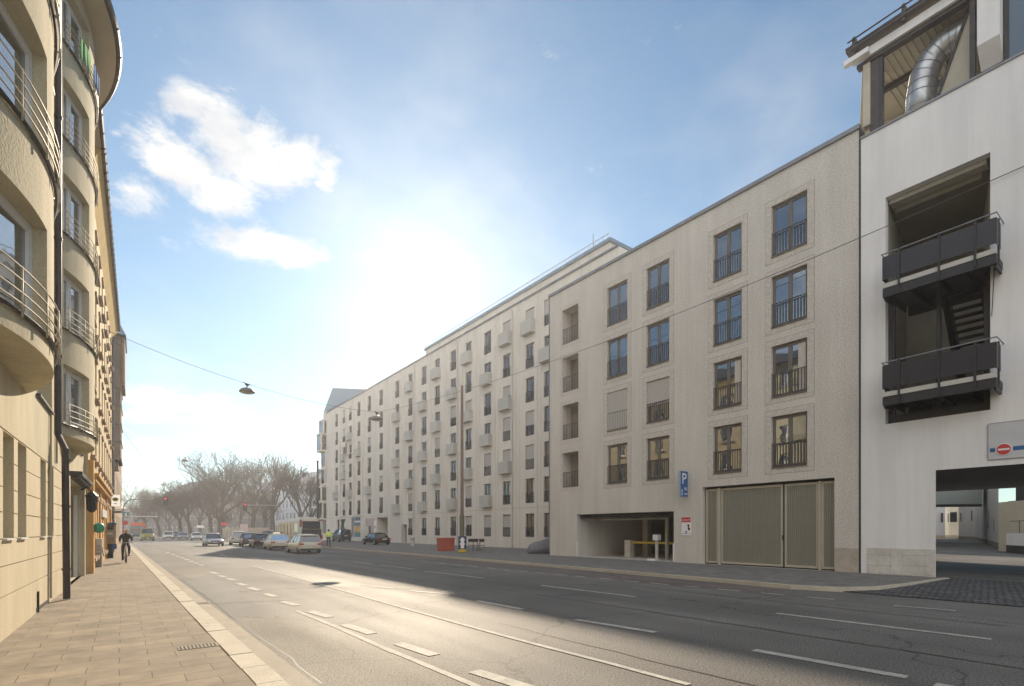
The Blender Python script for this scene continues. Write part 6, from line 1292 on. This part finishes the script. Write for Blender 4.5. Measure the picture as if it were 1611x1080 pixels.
# buildings beyond
def grid_building(label, pa, pb, d0, d1, ztop, wm_, nfl, ncol, roofm, z_base=0, wz=2.0, name='distant_house'):
    a = Vector((*PD(pa, d0), 0)); b = Vector((*PD(pb, d1), 0)); u = (b - a); L_ = u.length; rz = math.atan2(u.y, u.x)
    o = thing(name, label, 'building', (a.x, a.y, 0), rz)
    hs = []; fh = ztop / nfl
    for f in range(nfl):
        for c_ in range(ncol):
            x = (c_ + .5) * L_ / ncol; hs.append((x - L_ / ncol * .22, x + L_ / ncol * .22, f * fh + fh * .25, f * fh + fh * .82, .25))
    w = MB().mat(wm_); wallx(w, 0, 0, L_, -.1, ztop, hs, .25, 1); w.v = [(y, x, z) for x, y, z in w.v]
    w.quad((0, 0, -.1), (0, 14, -.1), (0, 14, ztop), (0, 0, ztop)); w.quad((L_, 0, -.1), (L_, 14, -.1), (L_, 14, ztop), (L_, 0, ztop)); w.quad((0, 14, -.1), (L_, 14, -.1), (L_, 14, ztop), (0, 14, ztop)); w.quad((0, 0, ztop), (L_, 0, ztop), (L_, 14, ztop), (0, 14, ztop)); w.box(0, L_, -.25, -.01, ztop - .3, ztop)
    part(w, 'wall', o, world=False)
    m0 = None
    for h in hs:
        if m0 is None: m = MB().mat(M_glassl); m.box(-.5, .5, .18, .22, 0, 1); m.mat(M_wframe); m.box(-.03, .03, .15, .18, 0, 1); m.box(-.5, .5, .15, .18, .66, .7); m0 = link('window', m.mesh('window'), o); q = m0
        else: q = m0.copy(); C.objects.link(q); q.parent = o
        q.location = ((h[0] + h[1]) / 2, 0, h[2]); q.scale = (h[1] - h[0], 1, h[3] - h[2])
    if roofm:
        m = MB().mat(roofm); m.quad((-.3, -.4, ztop), (L_ + .3, -.4, ztop), (L_ - 3, 6, ztop + 3.5), (3, 6, ztop + 3.5)); m.quad((-.3, -.4, ztop), (3, 6, ztop + 3.5), (-.3, 14, ztop)); m.quad((L_ + .3, -.4, ztop), (L_ - 3, 6, ztop + 3.5), (L_ + .3, 14, ztop)); m.quad((3, 6, ztop + 3.5), (L_ - 3, 6, ztop + 3.5), (L_ + .3, 14, ztop), (-.3, 14, ztop))
        [m.box(x, x + .9, 5.5, 6.5, ztop + 3, ztop + 4.8) for x in (L_ * .25, L_ * .6)]; part(m, 'roof', o, world=False)
    return o
M_bg1 = mat('blue_grey_facade', (.60, .63, .68), .9, .06, .3); M_bg2 = mat('dull_facade', (.13, .12, .115), .9, .1, .3); M_slate = mat('slate_roof_far', (.13, .15, .18), .7, .1, .5)
grid_building('blue-grey four-storey front seen between bare trees left of the dark pole', 432, 500, 165, 140, ZD(762, 150), M_bg1, 4, 11, M_slate)
grid_building('taller pale block behind the blue-grey front, just left of the dark pole', 478, 520, 185, 175, ZD(742, 180), M_bg1, 5, 7, None)
grid_building('dull brownish building behind the tall bare trees', 380, 440, 190, 180, ZD(772, 185), M_bg2, 4, 11, M_slate)
grid_building('low dull building behind the far cars', 232, 392, 205, 195, ZD(806, 200), M_bg2, 2, 22, None)
grid_building('low brown building at the far left end of the street', 188, 262, 230, 225, ZD(800, 228), M_bg2, 2, 10, None)
# domed roof hall
o = thing('domed_hall', 'large hall with a blue-grey arched roof behind the trees', 'hall', (*PD(294, 215), 0), -TH)
half = (352 - 237) / 2 / F * 215; zt_ = ZD(757, 215); ze = ZD(790, 215); m = MB().mat(mat('arched_metal_roof', (.20, .23, .27), .6, .08, .2))
pts = [(-half + 2 * half * i / 16, ze + (zt_ - ze) * math.sin(math.pi * min(1, (i / 16) * 1.35) * .5 if i < 12 else math.pi * .5)) for i in range(17)]
m.extr([(half, ze)] + [(-half, ze)] + pts[1:], 'y', 0, 40); part(m, 'arched_roof', o, world=False)
m = MB().mat(M_bg2); m.box(-half + .5, half - .5, .3, 39, 0, ze); part(m, 'wall', o, world=False)
# street odds and ends under the trees
for px, d, lab, mm, z0, z1, w_ in ((368 - 8, 98, 'small red sign on posts beyond the silver saloon', M_signr, 2.6, 3.2, 1.3), (322, 105, 'pale blue small panel on a post under the trees', M_signw, 2.2, 2.7, 1.4)):
    x_, y_ = PD(px - 7, d); o = thing('road_sign', lab, 'sign', (x_, y_, 0), -TH); m = MB().mat(mm); m.box(-w_ / 2, w_ / 2, -.03, .03, z0, z1); part(m, 'plate', o, world=False); m = MB().mat(M_grey); [m.tube([(s_ * .4, .05, 0), (s_ * .4, .05, z1)], .04, 5) for s_ in (-1, 1)]; part(m, 'post', o, world=False)
x_, y_ = PD(357.5, 92); o = thing('round_sign', 'pale round sign on a short post right of the silver saloon', 'sign', (x_, y_, 0), -TH); m = MB().mat(M_blind); m.lathe((0, 0, 2.0), [(.35, 0), (.35, .03)], 16, 'y'); part(m, 'disc', o, world=False); m = MB().mat(M_grey); m.tube([(0, .04, 0), (0, .04, 2.2)], .04, 5); part(m, 'post', o, world=False)
x_, y_ = PD(382, 100); o = thing('park_hoarding', 'low beige hoarding under the trees behind the queue', 'hoarding', (x_, y_, 0), -TH); m = MB().mat(mat('hoarding_beige', (.38, .32, .24), .8)); m.box(-4, 5, 0, .1, .2, 2.2); m.mat(M_wood); m.box(-.5, 1, -.05, 0, 1.3, 2.9); part(m, 'board', o, world=False)

# ------------------------------------------------------------------ thin spring haze
hm = bpy.data.materials.new('haze'); hm.use_nodes = True; hn = hm.node_tree; hn.nodes.clear()
pv = hn.nodes.new('ShaderNodeVolumePrincipled'); ho = hn.nodes.new('ShaderNodeOutputMaterial'); hn.links.new(pv.outputs[0], ho.inputs['Volume'])
pv.inputs['Color'].default_value = (.93, .95, 1, 1); pv.inputs['Density'].default_value = .0009; pv.inputs['Anisotropy'].default_value = .56
m = MB().mat(hm); m.box(-360, 460, -160, 610, -1.2, 40); o = link('haze', m.mesh('haze')); o['kind'] = 'stuff'
